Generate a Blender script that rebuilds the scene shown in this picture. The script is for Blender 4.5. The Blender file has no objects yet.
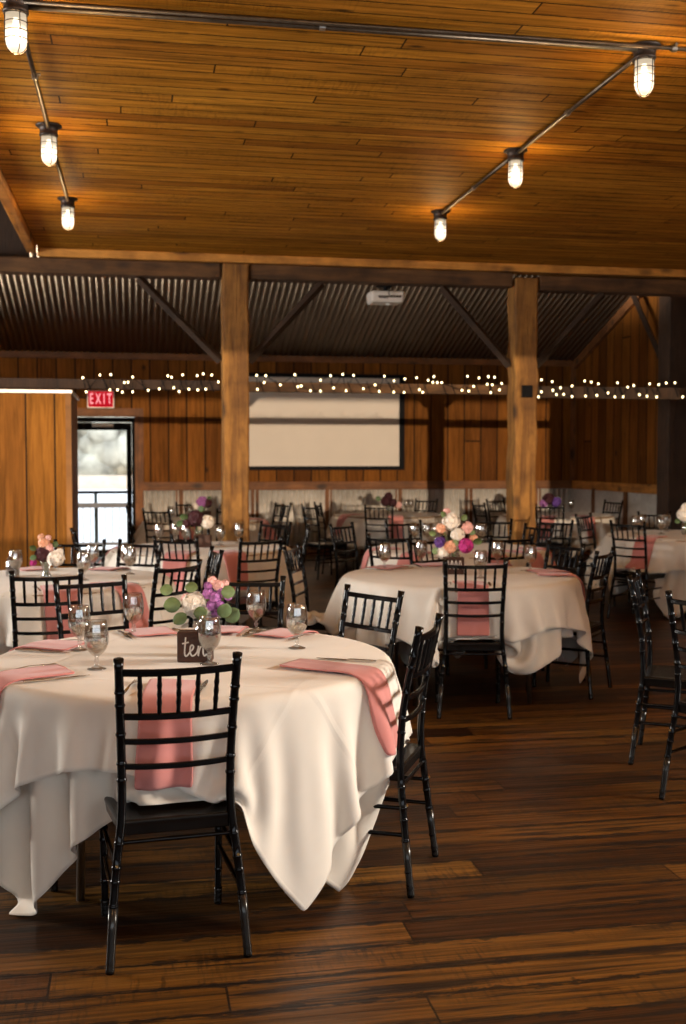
import bpy, bmesh, math, random
import numpy as np
from mathutils import Vector, Matrix
from mathutils.bvhtree import BVHTree

random.seed(7)
PI = math.pi
SC = bpy.context.scene
COL = SC.collection

# ------------------------------------------------------------------ view / camera frame
PSI = math.radians(10.6)          # camera yaw to the right of the room's long axis (+Y)
CH = 1.51                         # eye height
SP, CP = math.sin(PSI), math.cos(PSI)

def room(lat, dep):
    """(sideways, forward) from the camera, derived from image pixels -> room X, Y"""
    return (dep*SP + lat*CP, dep*CP - lat*SP)

def rdir(lat, dep):
    x, y = (dep*SP + lat*CP, dep*CP - lat*SP)
    n = math.hypot(x, y)
    return (x/n, y/n)

# ------------------------------------------------------------------ materials
def new_mat(name):
    m = bpy.data.materials.new(name); m.use_nodes = True
    nt = m.node_tree
    for n in list(nt.nodes): nt.nodes.remove(n)
    out = nt.nodes.new('ShaderNodeOutputMaterial')
    return m, nt, out

class G:
    """tiny node-graph helper"""
    def __init__(s, nt): s.nt = nt
    def node(s, t, **kw):
        n = s.nt.nodes.new(t)
        for k, v in kw.items(): setattr(n, k, v)
        return n
    def put(s, sock, v):
        if isinstance(v, bpy.types.NodeSocket): s.nt.links.new(v, sock)
        else: sock.default_value = v
    def math(s, op, a, b=0.0, c=None, clamp=False):
        n = s.node('ShaderNodeMath', operation=op, use_clamp=clamp)
        s.put(n.inputs[0], a); s.put(n.inputs[1], b)
        if c is not None: s.put(n.inputs[2], c)
        return n.outputs[0]
    def comb(s, x, y, z):
        n = s.node('ShaderNodeCombineXYZ')
        s.put(n.inputs[0], x); s.put(n.inputs[1], y); s.put(n.inputs[2], z)
        return n.outputs[0]
    def mix(s, f, a, b, mode='MIX'):
        n = s.node('ShaderNodeMix', data_type='RGBA', blend_type=mode)
        s.put(n.inputs[0], f); s.put(n.inputs[6], a); s.put(n.inputs[7], b)
        return n.outputs[2]
    def noise(s, vec, scale=1.0, detail=4.0, rough=0.55, dist=0.0):
        n = s.node('ShaderNodeTexNoise')
        if vec is not None: s.nt.links.new(vec, n.inputs['Vector'])
        n.inputs['Scale'].default_value = scale; n.inputs['Detail'].default_value = detail
        n.inputs['Roughness'].default_value = rough; n.inputs['Distortion'].default_value = dist
        return n.outputs['Fac']
    def ramp(s, fac, stops, interp='LINEAR'):
        n = s.node('ShaderNodeValToRGB'); n.color_ramp.interpolation = interp
        el = n.color_ramp.elements
        while len(el) < len(stops): el.new(0.5)
        for e, (p, c) in zip(el, stops):
            e.position = p; e.color = (*c, 1) if len(c) == 3 else c
        s.put(n.inputs[0], fac)
        return n.outputs[0]
    def bsdf(s, color, rough=0.5, metal=0.0, **kw):
        b = s.node('ShaderNodeBsdfPrincipled')
        s.put(b.inputs['Base Color'], color if isinstance(color, bpy.types.NodeSocket) else (*color, 1))
        s.put(b.inputs['Roughness'], rough); s.put(b.inputs['Metallic'], metal)
        for k, v in kw.items(): s.put(b.inputs[k.replace('_', ' ')], v)
        return b
    def bump(s, b, h, strength=0.3, dist=0.01):
        n = s.node('ShaderNodeBump'); n.inputs['Strength'].default_value = strength
        n.inputs['Distance'].default_value = dist
        s.put(n.inputs['Height'], h); s.nt.links.new(n.outputs[0], b.inputs['Normal'])

def simple(name, color, rough=0.5, metal=0.0, var=0.06, nscale=8.0, bump=0.0, **kw):
    m, nt, out = new_mat(name); g = G(nt)
    tc = g.node('ShaderNodeTexCoord').outputs['Object']
    f = g.noise(tc, nscale, 3)
    lo = tuple(max(0, c*(1-var*2)) for c in color); hi = tuple(min(1, c*(1+var*2)) for c in color)
    c = g.ramp(f, [(0.3, lo), (0.7, hi)])
    b = g.bsdf(c, rough, metal, **kw)
    if bump: g.bump(b, f, bump, 0.01)
    nt.links.new(b.outputs[0], out.inputs[0])
    return m

def planks(name, ua, va, width, length, cols, rough=0.5, gap=0.035, gapcol=(0.012, 0.006, 0.003),
           knots=0.5, grain=0.6, streak=0.0, bump=0.5, coat=0.0, seed=0.0, spec=0.5, gs=26.0, rustic=0.0):
    """board pattern: ua / va = indices of the axes across / along the boards"""
    m, nt, out = new_mat(name); g = G(nt)
    tc = g.node('ShaderNodeTexCoord').outputs['Object']
    sep = g.node('ShaderNodeSeparateXYZ'); nt.links.new(tc, sep.inputs[0])
    u = g.math('ADD', sep.outputs[ua], 50.0); v = g.math('ADD', sep.outputs[va], 50.0)
    uw = g.math('DIVIDE', u, width)
    bi = g.math('FLOOR', uw); uf = g.math('FRACT', uw)
    wn = g.node('ShaderNodeTexWhiteNoise', noise_dimensions='2D')
    nt.links.new(g.comb(bi, seed, 0.0), wn.inputs['Vector'])
    r1 = wn.outputs['Value']
    vl = g.math('ADD', g.math('DIVIDE', v, length), g.math('MULTIPLY', r1, 7.3))
    vi = g.math('FLOOR', vl); vf = g.math('FRACT', vl)
    wn2 = g.node('ShaderNodeTexWhiteNoise', noise_dimensions='3D')
    nt.links.new(g.comb(bi, vi, seed+3.1), wn2.inputs['Vector'])
    r2 = wn2.outputs['Value']
    base = g.ramp(r2, [(i/(len(cols)-1), c) for i, c in enumerate(cols)])
    # grain running along the board
    gv = g.comb(g.math('MULTIPLY', u, gs), g.math('MULTIPLY', v, 1.5), g.math('MULTIPLY', r2, 40.0))
    gr = g.noise(gv, 1.0, 5, 0.6, 0.6)
    gr2 = g.noise(gv, 3.1, 3, 0.6, 0.2)
    gm = g.ramp(gr, [(0.3, (1-grain*0.75,)*3), (0.62, (1.0+0.15*grain,)*3)])
    c = g.mix(1.0, base, gm, 'MULTIPLY')
    gm2 = g.ramp(gr2, [(0.35, (0.80, 0.78, 0.76)), (0.6, (1.06, 1.05, 1.04))])
    c = g.mix(grain, c, gm2, 'MULTIPLY')
    big = g.noise(g.comb(g.math('MULTIPLY', u, 2.0), g.math('MULTIPLY', v, 0.7), seed), 1.0, 3)
    c = g.mix(0.8, c, g.ramp(big, [(0.3, (0.72, 0.70, 0.68)), (0.7, (1.12, 1.12, 1.12))]), 'MULTIPLY')
    if knots:
        vo = g.node('ShaderNodeTexVoronoi'); vo.inputs['Scale'].default_value = 1.0
        nt.links.new(g.comb(g.math('MULTIPLY', u, 1.0/width*0.8), g.math('MULTIPLY', v, 2.1),
                            g.math('MULTIPLY', r2, 9.0)), vo.inputs['Vector'])
        k = g.ramp(vo.outputs['Distance'], [(0.04, (1, 1, 1)), (0.13, (0, 0, 0))])
        wn3 = g.node('ShaderNodeSeparateColor'); nt.links.new(vo.outputs['Color'], wn3.inputs[0])
        sel = g.math('LESS_THAN', wn3.outputs[0], knots)
        c = g.mix(g.math('MULTIPLY', g.math('MULTIPLY', k, sel), 0.85), c, (0.02, 0.010, 0.005, 1))
    if streak:
        st = g.noise(g.comb(g.math('MULTIPLY', u, 18.0), g.math('MULTIPLY', v, 0.9), g.math('MULTIPLY', r2, 77.0)), 1.0, 6, 0.7, 1.2)
        sm = g.ramp(st, [(0.52, (0, 0, 0)), (0.60, (1, 1, 1))])
        c = g.mix(g.math('MULTIPLY', sm, streak), c, (0.008, 0.005, 0.004, 1))
    if rustic:
        # worn, splintered board edges and short saw marks across the grain
        ed = g.math('MINIMUM', uf, g.math('SUBTRACT', 1.0, uf))
        en = g.noise(g.comb(g.math('MULTIPLY', u, 30.0), g.math('MULTIPLY', v, 9.0), seed), 1.0, 5, 0.7, 0.5)
        em = g.math('LESS_THAN', ed, g.math('MULTIPLY', g.math('SUBTRACT', en, 0.42), 0.75))
        c = g.mix(g.math('MULTIPLY', em, rustic), c, (0.010, 0.006, 0.004, 1))
        sn = g.noise(g.comb(g.math('MULTIPLY', u, 7.0), g.math('MULTIPLY', v, 70.0), g.math('MULTIPLY', r2, 31.0)), 1.0, 3, 0.6, 0.3)
        sn2 = g.noise(g.comb(g.math('MULTIPLY', u, 3.0), g.math('MULTIPLY', v, 1.3), 5.0), 1.0, 3)
        sm2 = g.math('MULTIPLY', g.ramp(sn, [(0.50, (0, 0, 0)), (0.62, (1, 1, 1))]), g.ramp(sn2, [(0.48, (0, 0, 0)), (0.60, (1, 1, 1))]))
        c = g.mix(g.math('MULTIPLY', sm2, rustic*0.7), c, (0.012, 0.007, 0.004, 1))
    e = g.math('MINIMUM', uf, g.math('SUBTRACT', 1.0, uf))
    gu = g.math('LESS_THAN', e, gap)
    ev = g.math('MINIMUM', vf, g.math('SUBTRACT', 1.0, vf))
    gvv = g.math('LESS_THAN', ev, gap*width/length)
    gg = g.math('MAXIMUM', gu, gvv)
    c = g.mix(g.math('MULTIPLY', gg, 0.9), c, (*gapcol, 1))
    rr = g.math('ADD', g.math('MULTIPLY', g.math('SUBTRACT', gr, 0.5), -0.3), rough, clamp=True)
    b = g.bsdf(c, rr, 0.0)
    b.inputs['Coat Weight'].default_value = coat; b.inputs['Coat Roughness'].default_value = 0.25
    b.inputs['Specular IOR Level'].default_value = spec
    h = g.math('SUBTRACT', g.math('MULTIPLY', gr, 0.35), gg)
    g.bump(b, h, bump, 0.006)
    nt.links.new(b.outputs[0], out.inputs[0])
    return m

def beam_wood(name, base, dark, rough=0.75, axis=2):
    m, nt, out = new_mat(name); g = G(nt)
    tc = g.node('ShaderNodeTexCoord').outputs['Object']
    sc = [9.0, 9.0, 9.0]; sc[axis] = 0.9
    mp = g.node('ShaderNodeMapping'); mp.inputs['Scale'].default_value = sc
    nt.links.new(tc, mp.inputs[0])
    f = g.noise(mp.outputs[0], 1.6, 6, 0.62, 0.8)
    c = g.ramp(f, [(0.28, dark), (0.45, tuple((a+b)/2 for a, b in zip(base, dark))), (0.62, base)])
    vo = g.node('ShaderNodeTexVoronoi'); vo.inputs['Scale'].default_value = 1.0
    mp2 = g.node('ShaderNodeMapping'); s2 = [5.0, 5.0, 5.0]; s2[axis] = 2.6; mp2.inputs['Scale'].default_value = s2
    nt.links.new(tc, mp2.inputs[0]); nt.links.new(mp2.outputs[0], vo.inputs['Vector'])
    k = g.ramp(vo.outputs['Distance'], [(0.12, (1, 1, 1)), (0.30, (0, 0, 0))])
    f3 = g.noise(tc, 3.2, 4, 0.6)
    c = g.mix(0.8, c, g.ramp(f3, [(0.36, (0.55, 0.52, 0.50)), (0.6, (1.1, 1.1, 1.1))]), 'MULTIPLY')
    sp = g.node('ShaderNodeSeparateColor'); nt.links.new(vo.outputs['Color'], sp.inputs[0])
    c = g.mix(g.math('MULTIPLY', g.math('MULTIPLY', k, g.math('LESS_THAN', sp.outputs[0], 0.5)), 0.85), c, (0.03, 0.016, 0.01, 1))
    b = g.bsdf(c, rough)
    g.bump(b, f, 0.6, 0.02)
    nt.links.new(b.outputs[0], out.inputs[0])
    return m

def fabric(name, color, sheen=0.3, crease=False, trans=0.0):
    m, nt, out = new_mat(name); g = G(nt)
    tc = g.node('ShaderNodeTexCoord')
    f = g.noise(tc.outputs['Object'], 5.0, 3)
    c = g.ramp(f, [(0.3, tuple(x*0.94 for x in color)), (0.7, color)])
    b = g.bsdf(c, 0.85)
    b.inputs['Sheen Weight'].default_value = sheen
    b.inputs['Specular IOR Level'].default_value = 0.2
    w = g.noise(tc.outputs['Object'], 600.0, 2)
    h = g.math('MULTIPLY', w, 0.15)
    if crease:
        sp = g.node('ShaderNodeSeparateXYZ'); nt.links.new(tc.outputs['UV'], sp.inputs[0])
        for ax in (0, 1):
            fr = g.math('FRACT', g.math('MULTIPLY', sp.outputs[ax], 4.0))
            e = g.math('MINIMUM', fr, g.math('SUBTRACT', 1.0, fr))
            h = g.math('ADD', h, g.math('SUBTRACT', 1.0, g.math('MULTIPLY', e, 28.0), clamp=True))
    g.bump(b, h, 0.5, 0.003)
    nt.links.new(b.outputs[0], out.inputs[0])
    return m

def emit(name, color, strength):
    m, nt, out = new_mat(name); g = G(nt)
    e = g.node('ShaderNodeEmission'); e.inputs[0].default_value = (*color, 1); e.inputs[1].default_value = strength
    nt.links.new(e.outputs[0], out.inputs[0]); return m

def thin_glass(name, tint=(1, 1, 1), refl=0.12, rough=0.05):
    m, nt, out = new_mat(name); g = G(nt)
    t = g.node('ShaderNodeBsdfTransparent'); t.inputs[0].default_value = (*tint, 1)
    gl = g.node('ShaderNodeBsdfGlossy'); gl.inputs['Roughness'].default_value = rough
    lw = g.node('ShaderNodeLayerWeight'); lw.inputs[0].default_value = 0.35
    f = g.math('ADD', g.math('MULTIPLY', lw.outputs['Facing'], 0.7), refl*0.5, clamp=True)
    mx = g.node('ShaderNodeMixShader'); nt.links.new(f, mx.inputs[0])
    nt.links.new(t.outputs[0], mx.inputs[1]); nt.links.new(gl.outputs[0], mx.inputs[2])
    nt.links.new(mx.outputs[0], out.inputs[0]); return m

def lamp_jar(name):
    # frosted jar that glows from the bulb inside, brightest round the bulb
    m, nt, out = new_mat(name); g = G(nt)
    tc = g.node('ShaderNodeTexCoord').outputs['Object']
    sp = g.node('ShaderNodeSeparateXYZ'); nt.links.new(tc, sp.inputs[0])
    f = g.ramp(g.math('MULTIPLY', sp.outputs[2], -4.0), [(0.30, (0.75,)*3), (0.50, (0.95,)*3), (0.60, (2.6,)*3), (0.85, (2.6,)*3), (0.97, (0.9,)*3)])
    e = g.node('ShaderNodeEmission'); e.inputs[0].default_value = (1.0, 0.80, 0.56, 1); g.put(e.inputs[1], f)
    t = g.node('ShaderNodeBsdfTransparent')
    mx = g.node('ShaderNodeMixShader'); mx.inputs[0].default_value = 0.8
    nt.links.new(t.outputs[0], mx.inputs[1]); nt.links.new(e.outputs[0], mx.inputs[2])
    nt.links.new(mx.outputs[0], out.inputs[0]); return m

def real_glass(name, color=(1, 1, 1), ior=1.45, rough=0.0):
    m, nt, out = new_mat(name); g = G(nt)
    b = g.node('ShaderNodeBsdfGlass'); b.inputs['Color'].default_value = (*color, 1)
    b.inputs['IOR'].default_value = ior; b.inputs['Roughness'].default_value = rough
    nt.links.new(b.outputs[0], out.inputs[0]); return m

def corrugated(name, color, metal=0.55, rough=0.5):
    m, nt, out = new_mat(name); g = G(nt)
    tc = g.node('ShaderNodeTexCoord').outputs['Object']
    f = g.noise(tc, 1.3, 4); f2 = g.noise(tc, 14.0, 3)
    c = g.ramp(f, [(0.3, tuple(x*0.75 for x in color)), (0.7, color)])
    c = g.mix(0.5, c, g.ramp(f2, [(0.35, (0.8, 0.78, 0.75)), (0.65, (1.05, 1.05, 1.05))]), 'MULTIPLY')
    b = g.bsdf(c, rough, metal)
    nt.links.new(b.outputs[0], out.inputs[0]); return m

M = {}
M['chair'] = simple('black lacquered wood', (0.003, 0.003, 0.0035), 0.13, 0, 0.2, 30, Specular_IOR_Level=0.24)
M['seat'] = simple('black seat', (0.007, 0.007, 0.007), 0.25, 0, 0.2, 9, Specular_IOR_Level=0.4)
M['brass'] = simple('brass bolt', (0.75, 0.5, 0.2), 0.3, 1.0)
M['steel'] = simple('brushed steel', (0.42, 0.40, 0.37), 0.35, 1.0)
M['silver'] = simple('cutlery steel', (0.62, 0.58, 0.52), 0.22, 1.0)
M['darkmetal'] = simple('dark cast metal', (0.055, 0.045, 0.04), 0.5, 0.8, 0.2)
M['galv'] = simple('galvanised conduit', (0.13, 0.105, 0.08), 0.42, 0.9, 0.12, 20)
M['ply'] = simple('table plywood', (0.35, 0.22, 0.12), 0.6)
M['over'] = fabric('ivory cotton cloth', (0.88, 0.82, 0.73), 0.2, True)
M['under'] = fabric('cream satin cloth', (0.84, 0.76, 0.65), 0.4, True)
M['rose'] = fabric('dusty rose napkin', (0.70, 0.27, 0.245), 0.3)
M['floor'] = planks('reclaimed floorboards', 1, 0, 0.165, 2.6,
                    [(0.042, 0.014, 0.0035), (0.085, 0.031, 0.006), (0.16, 0.066, 0.010), (0.055, 0.019, 0.0045), (0.11, 0.041, 0.007), (0.25, 0.11, 0.018)],
                    rough=0.42, gap=0.022, knots=0.22, grain=0.95, streak=0.9, bump=0.9, coat=0.0, spec=0.27, gs=55.0, rustic=0.85)
M['ceil'] = planks('tongue and groove ceiling boards', 1, 0, 0.135, 3.2,
                   [(0.50, 0.205, 0.022), (0.64, 0.285, 0.030), (0.56, 0.245, 0.026), (0.70, 0.325, 0.038), (0.40, 0.155, 0.018)],
                   rough=0.65, gap=0.035, knots=0.45, grain=0.75, bump=0.5, seed=4, spec=0.05, streak=0.3, gs=40.0, rustic=0.35)
WCOL = [(0.20, 0.068, 0.009), (0.27, 0.098, 0.013), (0.13, 0.042, 0.006), (0.30, 0.115, 0.016), (0.23, 0.078, 0.010)]
M['wallx'] = planks('wall boards lengthwise', 0, 2, 0.276, 9.0, WCOL, rough=0.75, gap=0.04, knots=0.4, bump=0.7, seed=2, spec=0.15)
M['wally'] = planks('wall boards sideways', 1, 2, 0.276, 9.0, WCOL, rough=0.75, gap=0.04, knots=0.4, bump=0.7, seed=6, spec=0.15)
PCOL = [(0.30, 0.115, 0.014), (0.36, 0.145, 0.019), (0.25, 0.090, 0.011)]
M['part'] = planks('partition boards', 0, 2, 0.275, 9.0, PCOL, rough=0.7, gap=0.03, knots=0.7, bump=0.6, seed=11, spec=0.15)
M['party'] = planks('partition side boards', 1, 2, 0.275, 9.0, PCOL, rough=0.6, gap=0.02, knots=0.45, bump=0.6, seed=12)
M['trimwood'] = beam_wood('stained trim', (0.26, 0.10, 0.028), (0.13, 0.05, 0.016), 0.65, 0)
M['trimv'] = beam_wood('stained upright trim', (0.26, 0.10, 0.028), (0.13, 0.05, 0.016), 0.65, 2)
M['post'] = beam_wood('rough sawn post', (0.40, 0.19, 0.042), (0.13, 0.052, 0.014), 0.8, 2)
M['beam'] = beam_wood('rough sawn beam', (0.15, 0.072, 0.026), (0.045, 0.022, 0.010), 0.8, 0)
M['ledger'] = beam_wood('pale sawn ledger', (0.72, 0.33, 0.06), (0.42, 0.17, 0.035), 0.7, 0)
M['ledgery'] = beam_wood('pale sawn edge board', (0.62, 0.27, 0.05), (0.34, 0.13, 0.03), 0.7, 1)
M['darkbeam'] = beam_wood('dark stained timber', (0.055, 0.026, 0.012), (0.025, 0.012, 0.006), 0.8, 2)
M['brace'] = beam_wood('dark brace', (0.045, 0.022, 0.010), (0.02, 0.010, 0.006), 0.8, 0)
M['roof'] = corrugated('corrugated roof steel', (0.34, 0.28, 0.215), 0.3, 0.5)
M['wains'] = corrugated('corrugated wainscot steel', (0.88, 0.84, 0.78), 0.3, 0.45)
M['black'] = simple('black aluminium', (0.006, 0.006, 0.007), 0.6, 0, 0.06, 8, Specular_IOR_Level=0.1)
M['greymetal'] = simple('pale cap metal', (0.55, 0.52, 0.48), 0.4, 0.6)
M['screen'] = simple('projection fabric', (0.80, 0.73, 0.65), 0.9, 0, 0.01, 2)
M['white'] = simple('white plastic', (0.75, 0.72, 0.68), 0.4, 0, 0.02)
M['pane'] = thin_glass('door pane', (0.97, 0.98, 0.98), 0.05)
M['jarglass'] = lamp_jar('glowing prismatic lamp jar')
M['vase'] = thin_glass('vase glass', (0.93, 0.95, 0.95), 0.3, 0.05)
M['glass'] = thin_glass('goblet glass', (0.98, 0.98, 0.97), 0.36, 0.06)
M['water'] = real_glass('water', (0.97, 0.96, 0.93), 1.33)
M['bulb'] = emit('lamp filament glow', (1.0, 0.80, 0.52), 12.0)
M['fairy'] = emit('fairy light glow', (1.0, 0.80, 0.42), 7.0)
M['exithalo'] = emit('exit sign halo red', (1.0, 0.012, 0.03), 0.55)  # red put in for the halo that the lit letters throw
M['exitletter'] = emit('exit sign letters', (1.0, 0.36, 0.38), 1.3)  # pink stands in for the overexposed glow of red letters
M['block'] = beam_wood('dark stained block', (0.10, 0.034, 0.014), (0.035, 0.012, 0.006), 0.6, 0)
M['paint'] = simple('white paint', (0.85, 0.82, 0.78), 0.6)
M['leaf'] = simple('eucalyptus green', (0.16, 0.24, 0.10), 0.6, 0, 0.15, 20)
M['leafdark'] = simple('dark leaf green', (0.07, 0.12, 0.045), 0.6, 0, 0.15, 20)
M['stem'] = simple('stem green', (0.14, 0.24, 0.07), 0.6)
M['petal_white'] = simple('white petals', (0.85, 0.80, 0.74), 0.7, 0, 0.05, 30)
M['petal_purple'] = simple('lilac petals', (0.42, 0.16, 0.45), 0.7, 0, 0.25, 60)
M['petal_violet'] = simple('violet petals', (0.12, 0.05, 0.28), 0.7, 0, 0.2, 40)
M['petal_magenta'] = simple('magenta petals', (0.45, 0.025, 0.22), 0.7, 0, 0.2, 50)
M['petal_pink'] = simple('pale pink petals', (0.85, 0.50, 0.48), 0.7, 0, 0.12, 40)
M['petal_peach'] = simple('peach petals', (0.78, 0.44, 0.30), 0.7, 0, 0.12, 40)
M['petal_burgundy'] = simple('burgundy petals', (0.05, 0.008, 0.015), 0.7, 0, 0.2, 40)
M['snow'] = simple('pale lake ice', (0.86, 0.87, 0.90), 0.9, 0, 0.02, 0.2)
M['sandb'] = simple('dry grass bank', (0.62, 0.52, 0.42), 0.9, 0, 0.1, 0.6)
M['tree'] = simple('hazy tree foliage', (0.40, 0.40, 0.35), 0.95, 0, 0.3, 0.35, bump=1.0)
M['deck'] = simple('weathered deck', (0.55, 0.44, 0.34), 0.8)
M['railgreen'] = simple('dark green rail', (0.05, 0.08, 0.07), 0.5)
M['railpale'] = simple('pale weathered rail', (0.52, 0.50, 0.47), 0.7)
M['plaster'] = simple('dark rear wall', (0.10, 0.06, 0.035), 0.9)

# ------------------------------------------------------------------ mesh helpers
class MB:
    def __init__(s): s.bm = bmesh.new()
    def box(s, x0, x1, y0, y1, z0, z1, mat=None):
        vs = [s.bm.verts.new(v) for v in [(x0,y0,z0),(x1,y0,z0),(x1,y1,z0),(x0,y1,z0),(x0,y0,z1),(x1,y0,z1),(x1,y1,z1),(x0,y1,z1)]]
        if mat is not None:
            for v in vs: v.co = mat @ v.co
        for f in [(0,3,2,1),(4,5,6,7),(0,1,5,4),(1,2,6,5),(2,3,7,6),(3,0,4,7)]: s.bm.faces.new([vs[i] for i in f])
        return s
    def tube(s, pts, rad, n=10, caps=True):
        """sweep a circle along pts, rad = number or list"""
        pts = [Vector(p) for p in pts]
        if not hasattr(rad, '__len__'): rad = [rad]*len(pts)
        rings = []
        up = None
        for i, p in enumerate(pts):
            a = pts[max(i-1, 0)]; b = pts[min(i+1, len(pts)-1)]
            t = (b-a)
            if t.length < 1e-9: t = Vector((0, 0, 1))
            t.normalize()
            if up is None:
                up = Vector((0, 0, 1)) if abs(t.z) < 0.9 else Vector((1, 0, 0))
            x = t.cross(up)
            if x.length < 1e-6: x = t.cross(Vector((0, 1, 0)))
            x.normalize(); y = x.cross(t).normalized(); up = y
            rings.append([s.bm.verts.new(p + (x*math.cos(2*PI*k/n) + y*math.sin(2*PI*k/n))*rad[i]) for k in range(n)])
        for a, b in zip(rings, rings[1:]):
            for k in range(n): s.bm.faces.new((a[k], a[(k+1) % n], b[(k+1) % n], b[k]))
        if caps:
            s.bm.faces.new(rings[0][::-1]); s.bm.faces.new(rings[-1])
        return s
    def lathe(s, prof, n=28, loc=(0, 0, 0), closed=False):
        rings = []
        for r, z in prof:
            if r < 1e-6: rings.append([s.bm.verts.new((loc[0], loc[1], loc[2]+z))])
            else: rings.append([s.bm.verts.new((loc[0]+r*math.cos(2*PI*k/n), loc[1]+r*math.sin(2*PI*k/n), loc[2]+z)) for k in range(n)])
        for a, b in zip(rings, rings[1:]):
            for k in range(n):
                q = [a[k % len(a)], a[(k+1) % len(a)], b[(k+1) % len(b)], b[k % len(b)]]
                u = []
                for w in q:
                    if w not in u: u.append(w)
                if len(u) >= 3: s.bm.faces.new(u)
        return s
    def ball(s, c, r, sx=1, sy=1, sz=1, sub=1):
        g = bmesh.ops.create_icosphere(s.bm, subdivisions=sub, radius=r)
        for v in g['verts']: v.co = Vector((v.co.x*sx, v.co.y*sy, v.co.z*sz)) + Vector(c)
        return s
    def poly(s, pts):
        s.bm.faces.new([s.bm.verts.new(p) for p in pts]); return s
    def build(s, name, mat, parent=None, smooth=False, bevel=0.0, loc=None, rz=0.0, kind=None, seg=2):
        bmesh.ops.recalc_face_normals(s.bm, faces=s.bm.faces)
        me = bpy.data.meshes.new(name); s.bm.to_mesh(me); s.bm.free()
        me.materials.append(mat)
        if smooth:
            for p in me.polygons: p.use_smooth = True
        o = bpy.data.objects.new(name, me); COL.objects.link(o)
        if parent is not None: o.parent = parent
        if loc is not None: o.location = loc
        o.rotation_euler.z = rz
        if bevel:
            b = o.modifiers.new('bevel', 'BEVEL'); b.width = bevel; b.segments = seg; b.limit_method = 'ANGLE'
        if kind: o['kind'] = kind
        return o

def smooth_angle(o, deg=40):
    for p in o.data.polygons: p.use_smooth = True
    me = o.data
    bm = bmesh.new(); bm.from_mesh(me)
    for e in bm.edges:
        if len(e.link_faces) == 2 and e.calc_face_angle(0) > math.radians(deg): e.smooth = False
    bm.to_mesh(me); bm.free()
    return o

def empty(name, loc=(0, 0, 0), rz=0.0):
    o = bpy.data.objects.new(name, None); o.empty_display_size = 0.1; COL.objects.link(o)
    o.location = loc; o.rotation_euler.z = rz
    return o

def tag(o, label, cat, group=None, kind=None):
    o['label'] = label; o['category'] = cat
    if group: o['group'] = group
    if kind: o['kind'] = kind
    return o

KIDS = {}
def kids_of(o):
    return [c for c in COL.objects if c.parent == o]

def copy_tree(o, parent=None, cache=True):
    c = o.copy(); COL.objects.link(c)
    if parent is not None: c.parent = parent
    key = o.name
    if key not in KIDS: KIDS[key] = [k.name for k in kids_of(o)]
    for kn in KIDS[key]: copy_tree(bpy.data.objects[kn], c)
    return c

def face_rz(d):            # rotation so that local +Y looks along d (room direction)
    return math.atan2(d[1], d[0]) - PI/2

# ------------------------------------------------------------------ the room
D = 17.2; XR = 7.07; XL = -6.6; YB = -3.4
ZC = 3.60                     # underside of the boarded ceiling
YP = 11.62                    # post line
WT = 3.08                     # wall plate height
MB().box(XL-0.2, XR+0.2, YB-0.2, D+0.12, -0.08, 0.0).build('floor', M['floor'], kind='structure')

# boarded ceiling (underside of a loft deck)
MB().box(-0.93, XR-0.01, YB+0.01, YP-0.10, ZC, ZC+0.12).build('ceiling', M['ceil'], kind='structure')

# corrugated sheets
def corr_sheet(name, mat, p0, uvec, vvec, width, height, pitch=0.076, amp=0.011, parent=None, kind=None):
    n = int(width/pitch*6)
    p0 = Vector(p0); u = Vector(uvec).normalized(); v = Vector(vvec).normalized(); w = u.cross(v)
    bm = bmesh.new(); rows = []
    for j in (0, 1):
        rows.append([bm.verts.new(p0 + u*(width*i/n) + v*(height*j) + w*(amp*math.sin(2*PI*width*i/n/pitch))) for i in range(n+1)])
    for i in range(n): bm.faces.new((rows[0][i], rows[0][i+1], rows[1][i+1], rows[1][i]))
    me = bpy.data.meshes.new(name); bm.to_mesh(me); bm.free(); me.materials.append(mat)
    for p in me.polygons: p.use_smooth = True
    o = bpy.data.objects.new(name, me); COL.objects.link(o)
    if parent: o.parent = parent
    s = o.modifiers.new('solid', 'SOLIDIFY'); s.thickness = 0.003
    if kind: o['kind'] = kind
    return o

# back wall with the door opening X -1.07..0, top 2.13
b = MB()
b.box(XL, -1.10, D, D+0.12, 0, WT+0.05); b.box(0.03, XR, D, D+0.12, 0, WT+0.05); b.box(-1.10, 0.03, D, D+0.12, 2.17, WT+0.05)
b.build('wall_back', M['wallx'], kind='structure')
MB().box(XR, XR+0.12, YB, D+0.12, 0, 6.8).build('wall_right', M['wally'], kind='structure')
MB().box(XL-0.12, XL, YB, D+0.12, 0, 6.8).build('wall_left', M['wally'], kind='structure')
m = MB(); WX0, WX1, WZ0, WZ1 = -5.6, 6.3, 1.2, 3.57
m.box(XL-0.12, XR+0.12, YB-0.12, YB, 0, WZ0); m.box(XL-0.12, WX0, YB-0.12, YB, WZ0, WZ1); m.box(WX1, XR+0.12, YB-0.12, YB, WZ0, WZ1)
m.box(XL-0.12, XR+0.12, YB-0.12, YB, WZ1, 3.75)
m.build('wall_front', M['plaster'], kind='structure')
MB().box(XL, -1.04, YP+0.13, YP+0.18, 3.52, 5.6).build('added_dark_panel', M['darkbeam'], kind='structure')  # dark panel added left of the ceiling to hide the lit roof

# roof: two corrugated slopes, ridge at mid room
yr = 6.9; zr = WT + 0.35*(D-yr)
sl = math.hypot(D-yr, zr-WT)
corr_sheet('roof_back', M['roof'], (XL, D+0.02, WT+0.02), (1, 0, 0), (0, yr-D, zr-WT), XR-XL, sl, 0.086, 0.019, kind='structure')
corr_sheet('roof_front', M['roof'], (XL, YB-0.1, WT+0.02), (1, 0, 0), (0, yr-YB, zr-WT), XR-XL, math.hypot(yr-YB+0.1, zr-WT)+0.02, 0.086, 0.012, kind='structure')

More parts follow.
